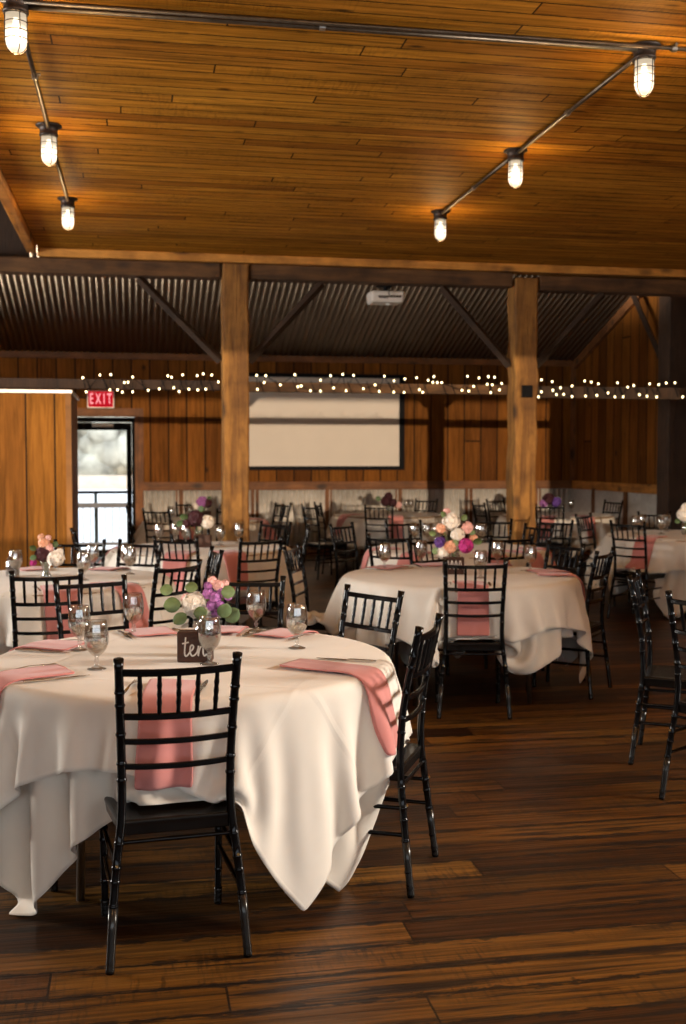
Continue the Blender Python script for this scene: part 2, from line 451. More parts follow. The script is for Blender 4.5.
# wainscot of the back wall and right wall
wb = corr_sheet('wainscot_back', M['wains'], (0.12, D-0.035, 0.14), (1, 0, 0), (0, 0, 1), XR-0.14, 0.90, 0.084, 0.026, kind='structure')
wr = corr_sheet('wainscot_right', M['wains'], (XR-0.03, D-0.04, 0.14), (0, -1, 0), (0, 0, 1), 8.0, 0.90, 0.084, 0.026, kind='structure')
MB().box(0.10, XR-0.02, D-0.06, D, 1.02, 1.15).build('trim_1', M['trimwood'], kind='structure', bevel=0.004)
MB().box(XR-0.06, XR, 5.0, D-0.06, 1.02, 1.15).build('trim_2', M['ledgery'], kind='structure', bevel=0.004)
MB().box(0.10, XR-0.05, D-0.055, D, 0.0, 0.15).build('baseboard_back', M['trimwood'], kind='structure', bevel=0.004)
MB().box(XR-0.055, XR, 5.0, D-0.055, 0.0, 0.15).build('baseboard_right', M['ledgery'], kind='structure', bevel=0.004)
k = 3
for i in range(6):
    x = 0.67 + i*1.15
    MB().box(x-0.06, x+0.06, D-0.055, D-0.002, 0.15, 1.02).build('trim_%d' % k, M['trimv'], kind='structure', bevel=0.003); k += 1
for i in range(4):
    y = 16.3 - i*1.15
    MB().box(XR-0.055, XR-0.002, y-0.06, y+0.06, 0.15, 1.02).build('trim_%d' % k, M['trimv'], kind='structure', bevel=0.003); k += 1
# wall plate boards at the top of the back wall, corner board
MB().box(XL, XR, D-0.04, D, WT-0.07, WT+0.02).build('trim_%d' % k, M['trimwood'], kind='structure'); k += 1
MB().box(XR-0.07, XR, D-0.05, D, 1.15, WT-0.07).build('trim_%d' % k, M['trimv'], kind='structure'); k += 1
# rake board on the right wall under the roof slope
rk = MB(); rk.box(0, 8.0, -0.05, 0.0, -0.14, 0.0)
for v in rk.bm.verts:
    t, a, z = v.co; ang = math.atan2(0.35, 1)
    v.co = Vector((XR + a, D - t*math.cos(ang) , WT + t*math.sin(ang) + z))
rk.build('trim_%d' % k, M['trimwood'], kind='structure'); k += 1
# door casing
MB().box(0.0, 0.13, D-0.03, D, 0, 2.27).build('trim_%d' % k, M['trimv'], kind='structure', bevel=0.003); k += 1
MB().box(-1.2, 0.0, D-0.03, D, 2.14, 2.27).build('trim_%d' % k, M['trimwood'], kind='structure', bevel=0.003); k += 1
MB().box(-1.2, -1.07, D-0.03, D, 0, 2.14).build('trim_%d' % k, M['trimv'], kind='structure', bevel=0.003); k += 1
TRIM = k

# glazed exit door
dr = empty('door_1', (-0.535, D+0.03, 0)); dr['kind'] = 'structure'
f = MB()
for a in [(-0.535,-0.49,0,2.13),(0.49,0.535,0,2.13),(-0.49,0.49,2.06,2.13)]:
    f.box(a[0], a[1], -0.05, 0.05, a[2], a[3])
f.build('door_frame', M['black'], dr, bevel=0.003)
f = MB()
for a in [(-0.485,-0.41,0.01,2.05),(0.41,0.485,0.01,2.05),(-0.41,0.41,1.94,2.05),(-0.41,0.41,0.01,0.12)]:
    f.box(a[0], a[1], -0.025, 0.025, a[2], a[3])
f.build('door_leaf', M['black'], dr, bevel=0.003)
MB().box(-0.41, 0.41, -0.004, 0.004, 0.12, 1.94).build('door_glass', M['pane'], dr)
MB().box(-0.1, 0.22, -0.075, -0.028, 1.985, 2.035).build('door_closer', M['greymetal'], dr, bevel=0.006)
MB().box(-0.47, 0.47, -0.06, -0.027, 0.98, 1.02).build('push_bar', M['black'], dr, bevel=0.004)

# partition enclosure at left
pw = MB(); pw.box(-5.2, -0.66, 11.30, 11.36, 0, 2.15); pw.build('wall_partition', M['part'], kind='structure')
MB().box(-0.70, -0.62, 11.36, 12.60, 0, 2.15).build('wall_partition_side', M['party'], kind='structure')
MB().box(-5.2, -0.70, 12.54, 12.60, 0, 2.15).build('wall_partition_rear', M['part'], kind='structure')
MB().box(-0.67, -0.615, 11.285, 11.35, 0, 2.15).build('trim_%d' % TRIM, M['party'], kind='structure'); TRIM += 1
MB().box(-5.22, -0.60, 11.27, 12.62, 2.15, 2.185).build('trim_%d' % TRIM, M['greymetal'], kind='structure', bevel=0.004); TRIM += 1

# windows out of sight in the side and front walls (daylight comes through them)
def wall_window(n, axis, c, y0, y1, z0, z1, sgn):
    m = MB(); t = 0.07
    def bx(a0, a1, b0, b1):
        if axis == 'x': m.box(c, c+sgn*0.06, a0, a1, b0, b1)
        else: m.box(a0, a1, c, c+sgn*0.06, b0, b1)
    bx(y0-t, y0, z0-t, z1+t); bx(y1, y1+t, z0-t, z1+t); bx(y0, y1, z0-t, z0); bx(y0, y1, z1, z1+t)
    if n != 3: bx((y0+y1)/2-0.02, (y0+y1)/2+0.02, z0, z1)
    m.build('window_%d' % n, M['black'], kind='structure')
wall_window(1, 'x', XR, 2.2, 3.7, 2.2, 3.1, -1)
wall_window(2, 'x', XL, 6.0, 8.6, 1.2, 2.6, 1)
wall_window(4, 'x', XL, 12.5, 15.1, 2.85, 3.65, 1)
MB().box(5.3, XR-0.01, 3.80, 3.92, 0, ZC-0.01).build('light_blocker', M['plaster'], kind='structure')  # unseen panel added to keep the right window's light off the second table
wall_window(3, 'y', YB-0.06, WX0, WX1, WZ0, WZ1, 1)

# outside: deck, rail, lake, trees
MB().box(-6, 6, D+0.12, D+2.0, -0.10, -0.02).build('deck', M['deck'], kind='structure')
MB().box(-60, 60, D+2.0, D+9, -1.6, -1.5).build('ground_bank', M['sandb'], kind='structure')
MB().box(-120, 120, D+9, D+95, -1.7, -1.55).build('ground_lake', M['snow'], kind='structure')
MB().box(-120, 120, D+95, D+130, -1.6, -0.2).build('ground_shore', M['sandb'], kind='structure')
rl = empty('balcony_railing', (-0.5, D+1.75, -0.02))
tag(rl, 'outdoor balcony railing seen through the glass exit door', 'railing')
MB().box(-3, 3, -0.03, 0.03, 0.945, 0.985).build('top_rail', M['railgreen'], rl)
MB().box(-3, 3, -0.05, 0.05, 0.71, 0.79).build('middle_rail', M['railpale'], rl)
MB().box(-3, 3, -0.03, 0.03, 0.08, 0.13).build('bottom_rail', M['railpale'], rl)
for i in range(-24, 25):
    MB().box(i*0.12-0.008, i*0.12+0.008, -0.008, 0.008, 0.13, 0.71).build('baluster', M['railpale'], rl)
for x in (-1.65, -0.15, 1.35):
    MB().box(x-0.025, x+0.025, -0.025, 0.025, 0, 0.945).build('railing_post', M['railgreen'], rl)
rt = random.Random(3)
TL = ['broad', 'rounded', 'taller', 'leaning', 'low', 'bushy', 'full', 'sparse', 'wide']
for i in range(9):
    x = -26 + i*6.0; y = D+105+rt.uniform(-2, 4)
    t = empty('tree', (x, y, -0.3))
    tag(t, 'hazy grey-green tree on the far lake shore beyond the exit door', 'tree', 'trees on the far shore')
    MB().tube([(0, 0, 0), (0.1, 0, 2.2)], [0.3, 0.2], 8).build('trunk', M['brace'], t)
    m = MB()
    for j in range(16):
        a = rt.uniform(0, 2*PI); q = rt.uniform(0, 3.4)
        m.ball((q*math.cos(a), q*math.sin(a), rt.uniform(1.2, 9.0)-q*0.4), rt.uniform(1.4, 2.6), 1.1, 1, 1, 2)
    o = m.build('foliage', M['tree'], t, True)
    d = o.modifiers.new('d', 'DISPLACE'); tx = bpy.data.textures.new('clouds', 'CLOUDS'); tx.noise_scale = 0.8
    d.texture = tx; d.strength = 0.9

# ------------------------------------------------------------------ timber frame
def post(x, w, top, label, bumps=0.0, mat='post', y=YP):
    m = MB(); n = 16
    r = random.Random(int(x*100))
    rings = []
    for i in range(n+1):
        z = top*i/n
        dx = r.uniform(-1, 1)*bumps; dy = r.uniform(-1, 1)*bumps; ww = w/2*(1+r.uniform(-1, 1)*bumps*2)
        rings.append([m.bm.verts.new((a*ww+dx, b_*ww+dy, z)) for a, b_ in ((-1,-1),(1,-1),(1,1),(-1,1))])
    for a, b_ in zip(rings, rings[1:]):
        for q in range(4): m.bm.faces.new((a[q], a[(q+1) % 4], b_[(q+1) % 4], b_[q]))
    m.bm.faces.new(rings[0][::-1]); m.bm.faces.new(rings[-1])
    o = m.build('timber_post', M[mat], loc=(x, y, 0), bevel=0.02)
    return tag(o, label, 'post')
P1X, P2X = 1.03, 4.17
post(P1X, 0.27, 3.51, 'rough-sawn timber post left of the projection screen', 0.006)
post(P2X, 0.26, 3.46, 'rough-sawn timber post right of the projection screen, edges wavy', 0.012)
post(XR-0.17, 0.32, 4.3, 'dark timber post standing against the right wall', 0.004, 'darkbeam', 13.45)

def bar(name, mat, x0, x1, y0, y1, z0, z1, label, cat, bevel=0.01):
    cx, cy, cz = (x0+x1)/2, (y0+y1)/2, (z0+z1)/2
    o = MB().box(x0-cx, x1-cx, y0-cy, y1-cy, z0-cz, z1-cz).build(name, M[mat], loc=(cx, cy, cz), bevel=bevel)
    return tag(o, label, cat)
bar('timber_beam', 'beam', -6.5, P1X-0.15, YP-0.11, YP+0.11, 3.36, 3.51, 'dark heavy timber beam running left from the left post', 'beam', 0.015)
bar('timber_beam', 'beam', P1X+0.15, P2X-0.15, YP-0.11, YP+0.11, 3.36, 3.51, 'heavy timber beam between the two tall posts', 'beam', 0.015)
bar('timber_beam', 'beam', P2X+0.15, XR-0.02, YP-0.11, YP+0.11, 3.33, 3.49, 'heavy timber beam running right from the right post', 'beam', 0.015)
bar('ledger_board', 'ledger', -0.93, XR-0.03, YP-0.15, YP+0.08, 3.515, 3.598, 'pale orange ledger board lying on top of the timber beams', 'board')
bar('ceiling_edge_board', 'ledgery', -1.03, -0.94, YB+0.1, YP-0.16, 3.54, 3.74, 'pale edge board along the left end of the ceiling', 'board')
bar('tie_beam', 'darkbeam', -6.5, P1X-0.15, YP+0.10, YP+0.16, 2.225, 2.325, 'thin tie beam left of the left post, wound with string lights', 'beam', 0.004)
bar('tie_beam', 'beam', P1X-0.10, P2X+0.10, YP+0.141, YP+0.20, 2.215, 2.32, 'thin tie beam crossing in front of the projection screen', 'beam', 0.004)
bar('tie_beam', 'darkbeam', P2X+0.15, XR-0.02, YP+0.10, YP+0.16, 2.18, 2.31, 'thin tie beam right of the right post, wound with string lights', 'beam', 0.004)
bar('beam_bracket', 'black', P2X-0.06, P2X+0.06, YP-0.165, YP-0.143, 2.17, 2.30, 'small black bracket on the face of the right timber post', 'bracket', 0.004)

def brace(p, q, label, w=0.045):
    p = Vector(p); q = Vector(q); c = (p+q)/2
    o = MB().tube([p-c, q-c], w, 4).build('knee_brace', M['brace'], loc=c)
    return tag(o, label, 'brace', None)
brace((P1X-0.15, YP, 2.52), (P1X-0.98, YP, 3.35), 'dark diagonal brace on the left side of the left timber post')
brace((P1X+0.15, YP, 2.52), (P1X+0.92, YP, 3.35), 'dark diagonal brace on the right side of the left timber post')
brace((P2X-0.15, YP, 2.52), (P2X-0.92, YP, 3.35), 'dark diagonal brace on the left side of the right timber post')
brace((P2X+0.15, YP, 2.52), (P2X+0.92, YP, 3.32), 'dark diagonal brace on the right side of the right timber post')
brace((XR-0.17, 13.62, 2.6), (XR-0.17, 14.75, 3.85), 'dark diagonal brace rising from the post against the right wall')

# ------------------------------------------------------------------ string lights
BL = [(92,70),(104,123),(157,60),(194,116),(198,58),(223,116),(241,124),(249,88),(263,87),(280,123),(281,67),(339,117),(381,112),(414,63),(428,68),(436,108),(456,122),(470,59),(493,113),(525,62),(527,116),(548,55),(557,113),(580,60),(605,86)]  # bulb positions as pixels of enlarged image crops
BMid = [(55,78),(80,48),(82,89),(102,69),(107,49),(150,76),(193,46),(202,81),(212,79),(239,93),(269,62),(269,94),(299,49),(308,85),(335,45),(345,93),(367,48),(396,87),(431,76),(443,95),(458,50),(486,97),(487,64),(517,98),(519,58),(554,55),(562,90),(572,98),(588,62),(602,68),(605,51),(615,69),(628,69)]
BR = [(58,86),(73,47),(77,88),(90,75),(105,52),(128,69),(131,48),(138,92),(142,71),(148,50),(162,85),(168,67),(198,57)]
BR2 = [(255,93),(265,80),(270,104),(278,57),(278,90),(308,62),(310,86),(320,98),(331,79),(340,97),(363,74),(363,103),(398,60),(401,102),(416,63),(432,100),(436,68),(463,93),(482,104),(489,65),(505,104),(517,77),(534,73),(550,98),(571,102),(578,68),(598,104),(603,70),(624,66),(648,65),(670,104),(690,70),(712,100),(740,66)]
def pixels_to_beam(pts, ox, s, y):
    """bulb positions in image pixels -> X and height at the tie beam"""
    out = []
    for a, b_ in pts:
        px = ox + a*s; py = 360 + b_*s
        ang = math.atan((px-343)/1110) + PSI
        X = y*math.tan(ang); dep = y*CP + X*SP
        out.append((X, CH + (458.5-py)*dep/1110))
    return sorted(out)
def strand(pts, yb, label):
    t = empty('string_lights', (pts[0][0], yb, pts[0][1])); tag(t, label, 'string lights', 'string lights on the tie beams')
    o0 = Vector((pts[0][0], yb, pts[0][1]))
    wire = []
    for i, (x, z) in enumerate(pts):
        p = Vector((x, yb-0.012, z)) - o0
        if i:
            q = wire[-1]
            # pass behind the beam now and then
            wire.append((q+p)/2 + Vector((0, -0.008 if i % 2 else 0.0, 0.0)))
        wire.append(p)
    m = MB(); m.tube(wire, 0.004, 5)
    r = random.Random(5)
    x = pts[0][0]+0.03
    while x < pts[-1][0]:
        m.tube([Vector((x, yb-0.004, 2.335))-o0, Vector((x+0.05, yb-0.004, 2.205))-o0], 0.005, 5)
        x += r.uniform(0.09, 0.22)
    m.build('wire', M['black'], t)
    proto = None
    for x, z in pts:
        if proto is None:
            b_ = MB().ball((0, 0, 0), 0.0095, 1, 1, 1.25, 2).build('bulb', M['fairy'], t, True); proto = b_
        else:
            b_ = proto.copy(); COL.objects.link(b_)
        b_.location = Vector((x, yb-0.026, z)) - o0
s1 = pixels_to_beam(BL, 60, 0.2624, YP+0.09)
s2 = pixels_to_beam(BMid, 230, 0.3353, YP+0.13) + pixels_to_beam(BR, 440, 0.3586, YP+0.13)
s2 = [p for p in s2 if P1X+0.17 < p[0] < P2X-0.17]
s3 = [p for p in pixels_to_beam(BR2, 440, 0.3586, YP+0.09) if P2X+0.17 < p[0] < XR-0.1]
strand(s1, YP+0.09, 'warm string lights wound on the tie beam by the exit sign')
strand(s2, YP+0.13, 'warm string lights wound on the tie beam before the projection screen')
strand(s3, YP+0.09, 'warm string lights wound on the tie beam before the right wall')

# ------------------------------------------------------------------ lamps and conduit on the ceiling
def jar_lamp():
    root = empty('cage_lamp')
    MB().lathe([(0, 0), (0.080, 0), (0.082, -0.005), (0.070, -0.012), (0.056, -0.020), (0.054, -0.052), (0.058, -0.056), (0.058, -0.066), (0.045, -0.070), (0, -0.070)], 28).build('lamp_base', M['darkmetal'], root, True)
    MB().lathe([(0.045, -0.066), (0.047, -0.10), (0.047, -0.185), (0.044, -0.210), (0.034, -0.230), (0.017, -0.241), (0, -0.244)], 28).build('glass_jar', M['jarglass'], root, True)
    c = MB()
    def ring(r, z, t=0.0022, n=28):
        c.tube([(r*math.cos(2*PI*i/n), r*math.sin(2*PI*i/n), z) for i in range(n+1)], t, 6, False)
    for z in (-0.075, -0.112, -0.150, -0.186): ring(0.052, z)
    ring(0.014, -0.2465)
    for kk in range(4):
        a = kk*PI/2 + PI/4 - 0.35
        pr = [(0.052, -0.062), (0.052, -0.190), (0.048, -0.215), (0.038, -0.234), (0.022, -0.2455), (0.012, -0.2485)]
        c.tube([(r*math.cos(a), r*math.sin(a), z) for r, z in pr], 0.0024, 6)
    c.build('wire_cage', M['darkmetal'], root, True)
    bl = MB().lathe([(0, -0.085), (0.012, -0.09), (0.014, -0.115), (0.026, -0.150), (0.028, -0.175), (0.020, -0.196), (0, -0.203)], 20).build('light_bulb', M['bulb'], root, True)
    return root
LX = (-0.515, 2.56)
def ypos(X, dep): return (dep - X*SP)/CP
lamp_rows = {0: [5.15, 7.08, 9.05], 1: [5.74, 7.65, 9.51]}
names = {(0,0): 'nearest caged jar lamp on the left conduit, top left corner', (0,1): 'middle caged jar lamp on the left conduit', (0,2): 'farthest caged jar lamp on the left conduit',
         (1,0): 'nearest caged jar lamp on the right conduit, at the conduit junction', (1,1): 'middle caged jar lamp on the right conduit', (1,2): 'farthest caged jar lamp on the right conduit'}
proto = jar_lamp(); LAMP = []
for r_ in (0, 1):
    for i, dp in enumerate(lamp_rows[r_]):
        o = proto if (r_ == 0 and i == 0) else copy_tree(proto)
        y = ypos(LX[r_], dp)
        o.location = (LX[r_], y, ZC-0.001); tag(o, names[(r_, i)], 'lamp', 'caged jar lamps under the ceiling')
        LAMP.append((LX[r_], y))
for (x, y) in LAMP:
    ld = bpy.data.lights.new('bulb_light', 'POINT'); ld.energy = 50; ld.color = (1.0, 0.62, 0.27); ld.shadow_soft_size = 0.03
    lo = bpy.data.objects.new('bulb_light', ld); COL.objects.link(lo); lo.location = (x, y, ZC-0.216)
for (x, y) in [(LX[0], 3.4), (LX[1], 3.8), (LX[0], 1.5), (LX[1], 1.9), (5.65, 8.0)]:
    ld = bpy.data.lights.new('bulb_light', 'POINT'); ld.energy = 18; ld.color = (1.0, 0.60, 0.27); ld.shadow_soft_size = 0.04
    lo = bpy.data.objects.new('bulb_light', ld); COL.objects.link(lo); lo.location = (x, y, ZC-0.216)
def conduit(pts, label, r=0.0125, clamps=()):
    c = Vector(pts[0]); t = empty('conduit', c); tag(t, label, 'conduit')
    MB().tube([Vector(p)-c for p in pts], r, 12).build('pipe', M['galv'], t, True)
    for q in clamps:
        m = MB(); q = Vector(q)-c
        d = (Vector(pts[-1])-Vector(pts[0])).normalized()
        m.tube([q-d*0.014, q+d*0.014], r*1.45, 12)
        s_ = d.cross(Vector((0, 0, 1)))*0.03
        m.tube([q+Vector((0, 0, 0.013)), q+s_+Vector((0, 0, 0.013))], 0.008, 8)
        m.build('pipe_clamp', M['steel'], t)
zz = ZC-0.026
Y00, Y01, Y02 = [p[1] for p in LAMP[:3]]; Y10, Y11, Y12 = [p[1] for p in LAMP[3:]]
conduit([(LX[0], Y00+0.05, zz), (LX[0], Y01-0.05, zz)], 'metal conduit joining the nearest two lamps on the left', clamps=[(LX[0], (Y00+Y01)/2, zz)])
conduit([(LX[0], Y01+0.05, zz), (LX[0], Y02-0.05, zz)], 'metal conduit joining the farthest two lamps on the left', clamps=[(LX[0], Y01+0.35, zz)])
conduit([(LX[1], Y10+0.05, zz), (LX[1], Y11-0.05, zz)], 'metal conduit joining the nearest two lamps on the right', clamps=[(LX[1], (Y10+Y11)/2+0.05, zz)])
conduit([(LX[1], Y11+0.05, zz), (LX[1], Y12-0.05, zz)], 'metal conduit joining the farthest two lamps on the right', clamps=[(LX[1], (Y11+Y12)/2, zz)])
yc = (Y00+Y10)/2
conduit([(LX[0]+0.05, Y00+0.03, zz), (LX[1]-0.05, Y10-0.02, zz)], 'metal conduit crossing the ceiling between the left and right lamp rows', clamps=[(0.9, Y00+(Y10-Y00)*0.467, zz)])
conduit([(LX[0]-0.2, Y00-0.03, zz), (LX[1]+0.3, Y10-0.065, zz), (XR-0.05, Y10+0.02, zz)], 'second metal conduit running close beside the crossing one', 0.011, clamps=[(LX[1]+0.13, Y10-0.06, zz)])

# ------------------------------------------------------------------ projector
pj = empty('projector', (2.665, YP+0.15, 3.40)); tag(pj, 'white ceiling projector hanging from the beam between the posts', 'projector')
# hung from the beam by its mount
MB().tube([(0, -0.02, 0.0), (0, -0.02, -0.06), (0, 0.0, -0.11)], [0.03, 0.022, 0.03], 10).build('mount', M['black'], pj)
MB().box(-0.09, 0.07, -0.039, 0.06, -0.05, 0.05).build('mount_plate', M['black'], pj)
m = MB(); m.box(-0.185, 0.185, -0.14, 0.15, -0.225, -0.105)
for v in m.bm.verts:
    if v.co.z < -0.2: v.co.x *= 0.93; v.co.y *= 0.9
m.build('projector_body', M['white'], pj, bevel=0.02)
m = MB(); 
for i in range(5): m.box(-0.10+i*0.022, -0.088+i*0.022, -0.1415, -0.139, -0.185, -0.155)
for i in range(4): m.box(0.03+i*0.03, 0.05+i*0.03, -0.1415, -0.139, -0.175, -0.150)
m.build('connector_panel', M['black'], pj)
MB().tube([(0.02, -0.145, -0.17), (0.0, -0.17, -0.13), (0.02, -0.14, -0.05)], 0.006, 6).build('cable', M['black'], pj)
MB().lathe([(0, -0.012), (0.03, -0.012), (0.034, 0), (0, 0)], 16, (0.04, 0, -0.225)).build('lens_cover', M['white'], pj)

# ------------------------------------------------------------------ projection screen, exit sign
scx0, scx1 = 1.42, 4.20
sc_ = empty('projection_screen', ((scx0+scx1)/2, D-0.02, 2.08)); tag(sc_, 'wide beige projection screen in a black frame on the back wall', 'screen')
hw = (scx1-scx0)/2; hh = 0.75; t = 0.085
m = MB()
m.box(-hw, hw, -0.05, 0.015, hh-0.06, hh); m.box(-hw, hw, -0.05, 0.015, -hh, -hh+0.06)
m.box(-hw, -hw+t, -0.05, 0.015, -hh+0.06, hh-0.06); m.box(hw-t, hw, -0.05, 0.015, -hh+0.06, hh-0.06)
m.build('screen_frame', M['black'], sc_, bevel=0.004)
MB().box(-hw+t, hw-t, -0.03, -0.01, -hh+0.06, hh-0.06).build('screen_fabric', M['screen'], sc_)

def text_mesh(name, body, size, mat, parent, loc, rot, extrude=0.004, bold=0.0, sx=1.0):
    cu = bpy.data.curves.new(name, 'FONT'); cu.body = body; cu.size = size; cu.extrude = extrude; cu.offset = bold
    cu.align_x = 'CENTER'; cu.align_y = 'CENTER'
    tmp = bpy.data.objects.new(name+'tmp', cu); COL.objects.link(tmp)
    bpy.context.view_layer.update()
    me = bpy.data.meshes.new_from_object(tmp.evaluated_get(bpy.context.evaluated_depsgraph_get()))
    bpy.data.objects.remove(tmp)
    o = bpy.data.objects.new(name, me); COL.objects.link(o); me.materials.clear(); me.materials.append(mat)
    o.parent = parent; o.location = loc; o.rotation_euler = rot; o.scale = (sx, 1, 1)
    return o
ex = empty('exit_sign', (-0.50, D-0.035, 2.40)); tag(ex, 'glowing red EXIT sign above the glass door', 'sign')
MB().box(-0.20, 0.20, -0.03, 0.03, -0.135, 0.135).build('sign_housing', M['greymetal'], ex, bevel=0.01)
MB().box(-0.185, 0.185, -0.036, -0.030, -0.12, 0.12).build('sign_halo_face', M['exithalo'], ex, bevel=0.004)  # glowing sheet behind the letters, drawn as their halo
text_mesh('sign_lettering', 'E X I T', 0.225, M['exitletter'], ex, (0, -0.038, 0), (PI/2, 0, 0), 0.003, 0.002, 0.50)

# ------------------------------------------------------------------ chiavari chair
def leg_path(side):
    prof = [(0.00, -0.218, 0.206), (0.10, -0.205, 0.199), (0.22, -0.192, 0.190), (0.34, -0.178, 0.177), (0.42, -0.170, 0.166), (0.50, -0.168, 0.162), (0.62, -0.176, 0.163), (0.74, -0.196, 0.167), (0.932, -0.238, 0.174)]
    return [(side*x, y, z) for z, y, x in prof]
def with_rings(path, marks, r0, ring=0.0028, top=False, foot=True):
    """resample path, thicken at marks (heights)"""
    zs = set()
    z0, z1 = path[0][2], path[-1][2]
    for i in range(29): zs.add(z0+(z1-z0)*i/28)
    for mk in marks:
        for d in (-0.007, -0.004, 0.0, 0.004, 0.007): zs.add(min(max(mk+d, z0), z1))
    pts, rad = [], []
    for z in sorted(zs):
        for a, b in zip(path, path[1:]):
            if a[2]-1e-9 <= z <= b[2]+1e-9:
                t = (z-a[2])/(b[2]-a[2]); pts.append(tuple(a[i]+(b[i]-a[i])*t for i in range(3))); break
        r = r0
        for mk in marks:
            if abs(z-mk) < 0.0055: r = r0+ring*(1-abs(z-mk)/0.009)
        if foot: 
            if z < 0.19: r = max(r*(0.80+0.2*z/0.19), 0.0105)
            if z < 0.012: r = 0.0125
        if top and z > z1-0.02: r = r0+0.002
        rad.append(r)
    return pts, rad
M['sleeve'] = simple('leg sleeve with painted sheen', (0.035, 0.034, 0.032), 0.2, 0.6)  # clear leg cover; the grey stands in for the sheen it reflects
def sleeve(leg, ends):
    a, b_ = Vector(ends[0]), Vector(ends[1]); L = (b_-a).length
    pts, rad = [], []
    for t, r in ((0, 0.0118), (0.010, 0.0135), (0.016, 0.0122), (0.024, 0.0122), (0.030, 0.0140), (0.037, 0.0122), (0.5*L+0.02, 0.0128), (L, 0.0140)):
        if t <= L: pts.append(a.lerp(b_, t/L)); rad.append(r+0.0006)
    o = MB().tube(pts, rad, 12).build('leg_sleeve', M['sleeve'], leg, True)
    o['label'] = 'clear glossy sleeve, grey for its sheen'
def make_chair():
    root = empty('chiavari_chair')
    ch = M['chair']
    for s in (-1, 1):
        p, r = with_rings(leg_path(s), [0.022, 0.040, 0.085, 0.19, 0.26, 0.30, 0.37, 0.56, 0.61, 0.70, 0.79, 0.83], 0.0132, top=True)
        lg = MB().tube(p, r, 12).build('leg', ch, root, True)
        sleeve(lg, [(s*0.206, -0.218, 0.002), (s*0.1925, -0.1955, 0.19)])
        q = leg_path(s)[2:4]
        MB().tube([(s*0.181, -0.196, 0.31), (s*0.181, -0.2005, 0.31)], 0.0045, 8).build('bolt', M['brass'], lg)
        fp = [(s*0.188, 0.208, 0), (s*0.190, 0.202, 0.22), (s*0.193, 0.194, 0.40)]
        p, r = with_rings(fp, [0.022, 0.040, 0.12, 0.26, 0.30, 0.37], 0.0130)
        lg = MB().tube(p, r, 12).build('leg', ch, root, True)
        sleeve(lg, [(s*0.188, 0.208, 0.002), (s*0.1887, 0.2065, 0.055)])
    # seat plate with apron
    m = MB()
    def quadloop(z, inset):
        return [(-0.175+inset, -0.175+inset, z), (0.175-inset, -0.175+inset, z), (0.208-inset, 0.215-inset, z), (-0.208+inset, 0.215-inset, z)]
    def bridge(a, b_):
        for i in range(4): m.bm.faces.new((a[i], a[(i+1) % 4], b_[(i+1) % 4], b_[i]))
    l = [[m.bm.verts.new(p) for p in quadloop(z, i)] for z, i in ((0.388, 0.008), (0.416, 0.004), (0.430, 0.0), (0.437, 0.006), (0.434, 0.045))]
    for a, b_ in zip(l, l[1:]): bridge(a, b_)
    m.bm.faces.new(l[0][::-1]); m.bm.faces.new(l[-1])
    m.build('seat', M['seat'], root, bevel=0.004)
    def rail(z, w, h, th, y, bow=0.016, n=10):
        m = MB(); rings = []
        for i in range(n+1):
            t = -1+2*i/n; x = t*w; yy = y - bow*(1-t*t); zc = z - 0.004*(1-t*t) if bow > 0 else z
            rings.append([m.bm.verts.new(v) for v in ((x, yy-th, zc-h), (x, yy+th, zc-h), (x, yy+th, zc+h), (x, yy-th, zc+h))])
        for a, b_ in zip(rings, rings[1:]):
            for q in range(4): m.bm.faces.new((a[q], a[(q+1) % 4], b_[(q+1) % 4], b_[q]))
        m.bm.faces.new(rings[0][::-1]); m.bm.faces.new(rings[-1])
        return m.build('back_rail', ch, root, bevel=0.003)
    rail(0.890, 0.173, 0.0105, 0.0075, -0.228)
    rail(0.755, 0.168, 0.0095, 0.0075, -0.199)
    rail(0.677, 0.165, 0.0085, 0.007, -0.182)
    rail(0.600, 0.163, 0.0085, 0.007, -0.173)
    for i in range(5):
        x = (-1+2*(i+1)/6)*0.171
        t = x/0.171; bw = 0.016*(1-t*t)
        a = Vector((x*0.97, -0.199-bw, 0.755)); b_ = Vector((x, -0.228-bw, 0.888))
        pts = [a.lerp(b_, k_/10) for k_ in range(11)]
        rad = [0.0068 if k_ not in (3, 5, 7) else 0.0084 for k_ in range(11)]
        MB().tube(pts, rad, 10).build('spindle', ch, root, True)
    def st(a, b_, r=0.0085):
        a = Vector(a); b_ = Vector(b_)
        MB().tube([a, a.lerp(b_, 0.08), a.lerp(b_, 0.5), a.lerp(b_, 0.92), b_], [r, r*0.85, r*1.05, r*0.85, r], 10).build('stretcher', ch, root, True)
    for s in (-1, 1):
        st((s*0.182, -0.184, 0.30), (s*0.190, 0.200, 0.30)); st((s*0.189, -0.193, 0.208), (s*0.189, 0.203, 0.208))
    st((-0.172, -0.176, 0.372), (0.172, -0.176, 0.372), 0.007)
    st((-0.190, 0.200, 0.33), (0.190, 0.200, 0.33))
    return root

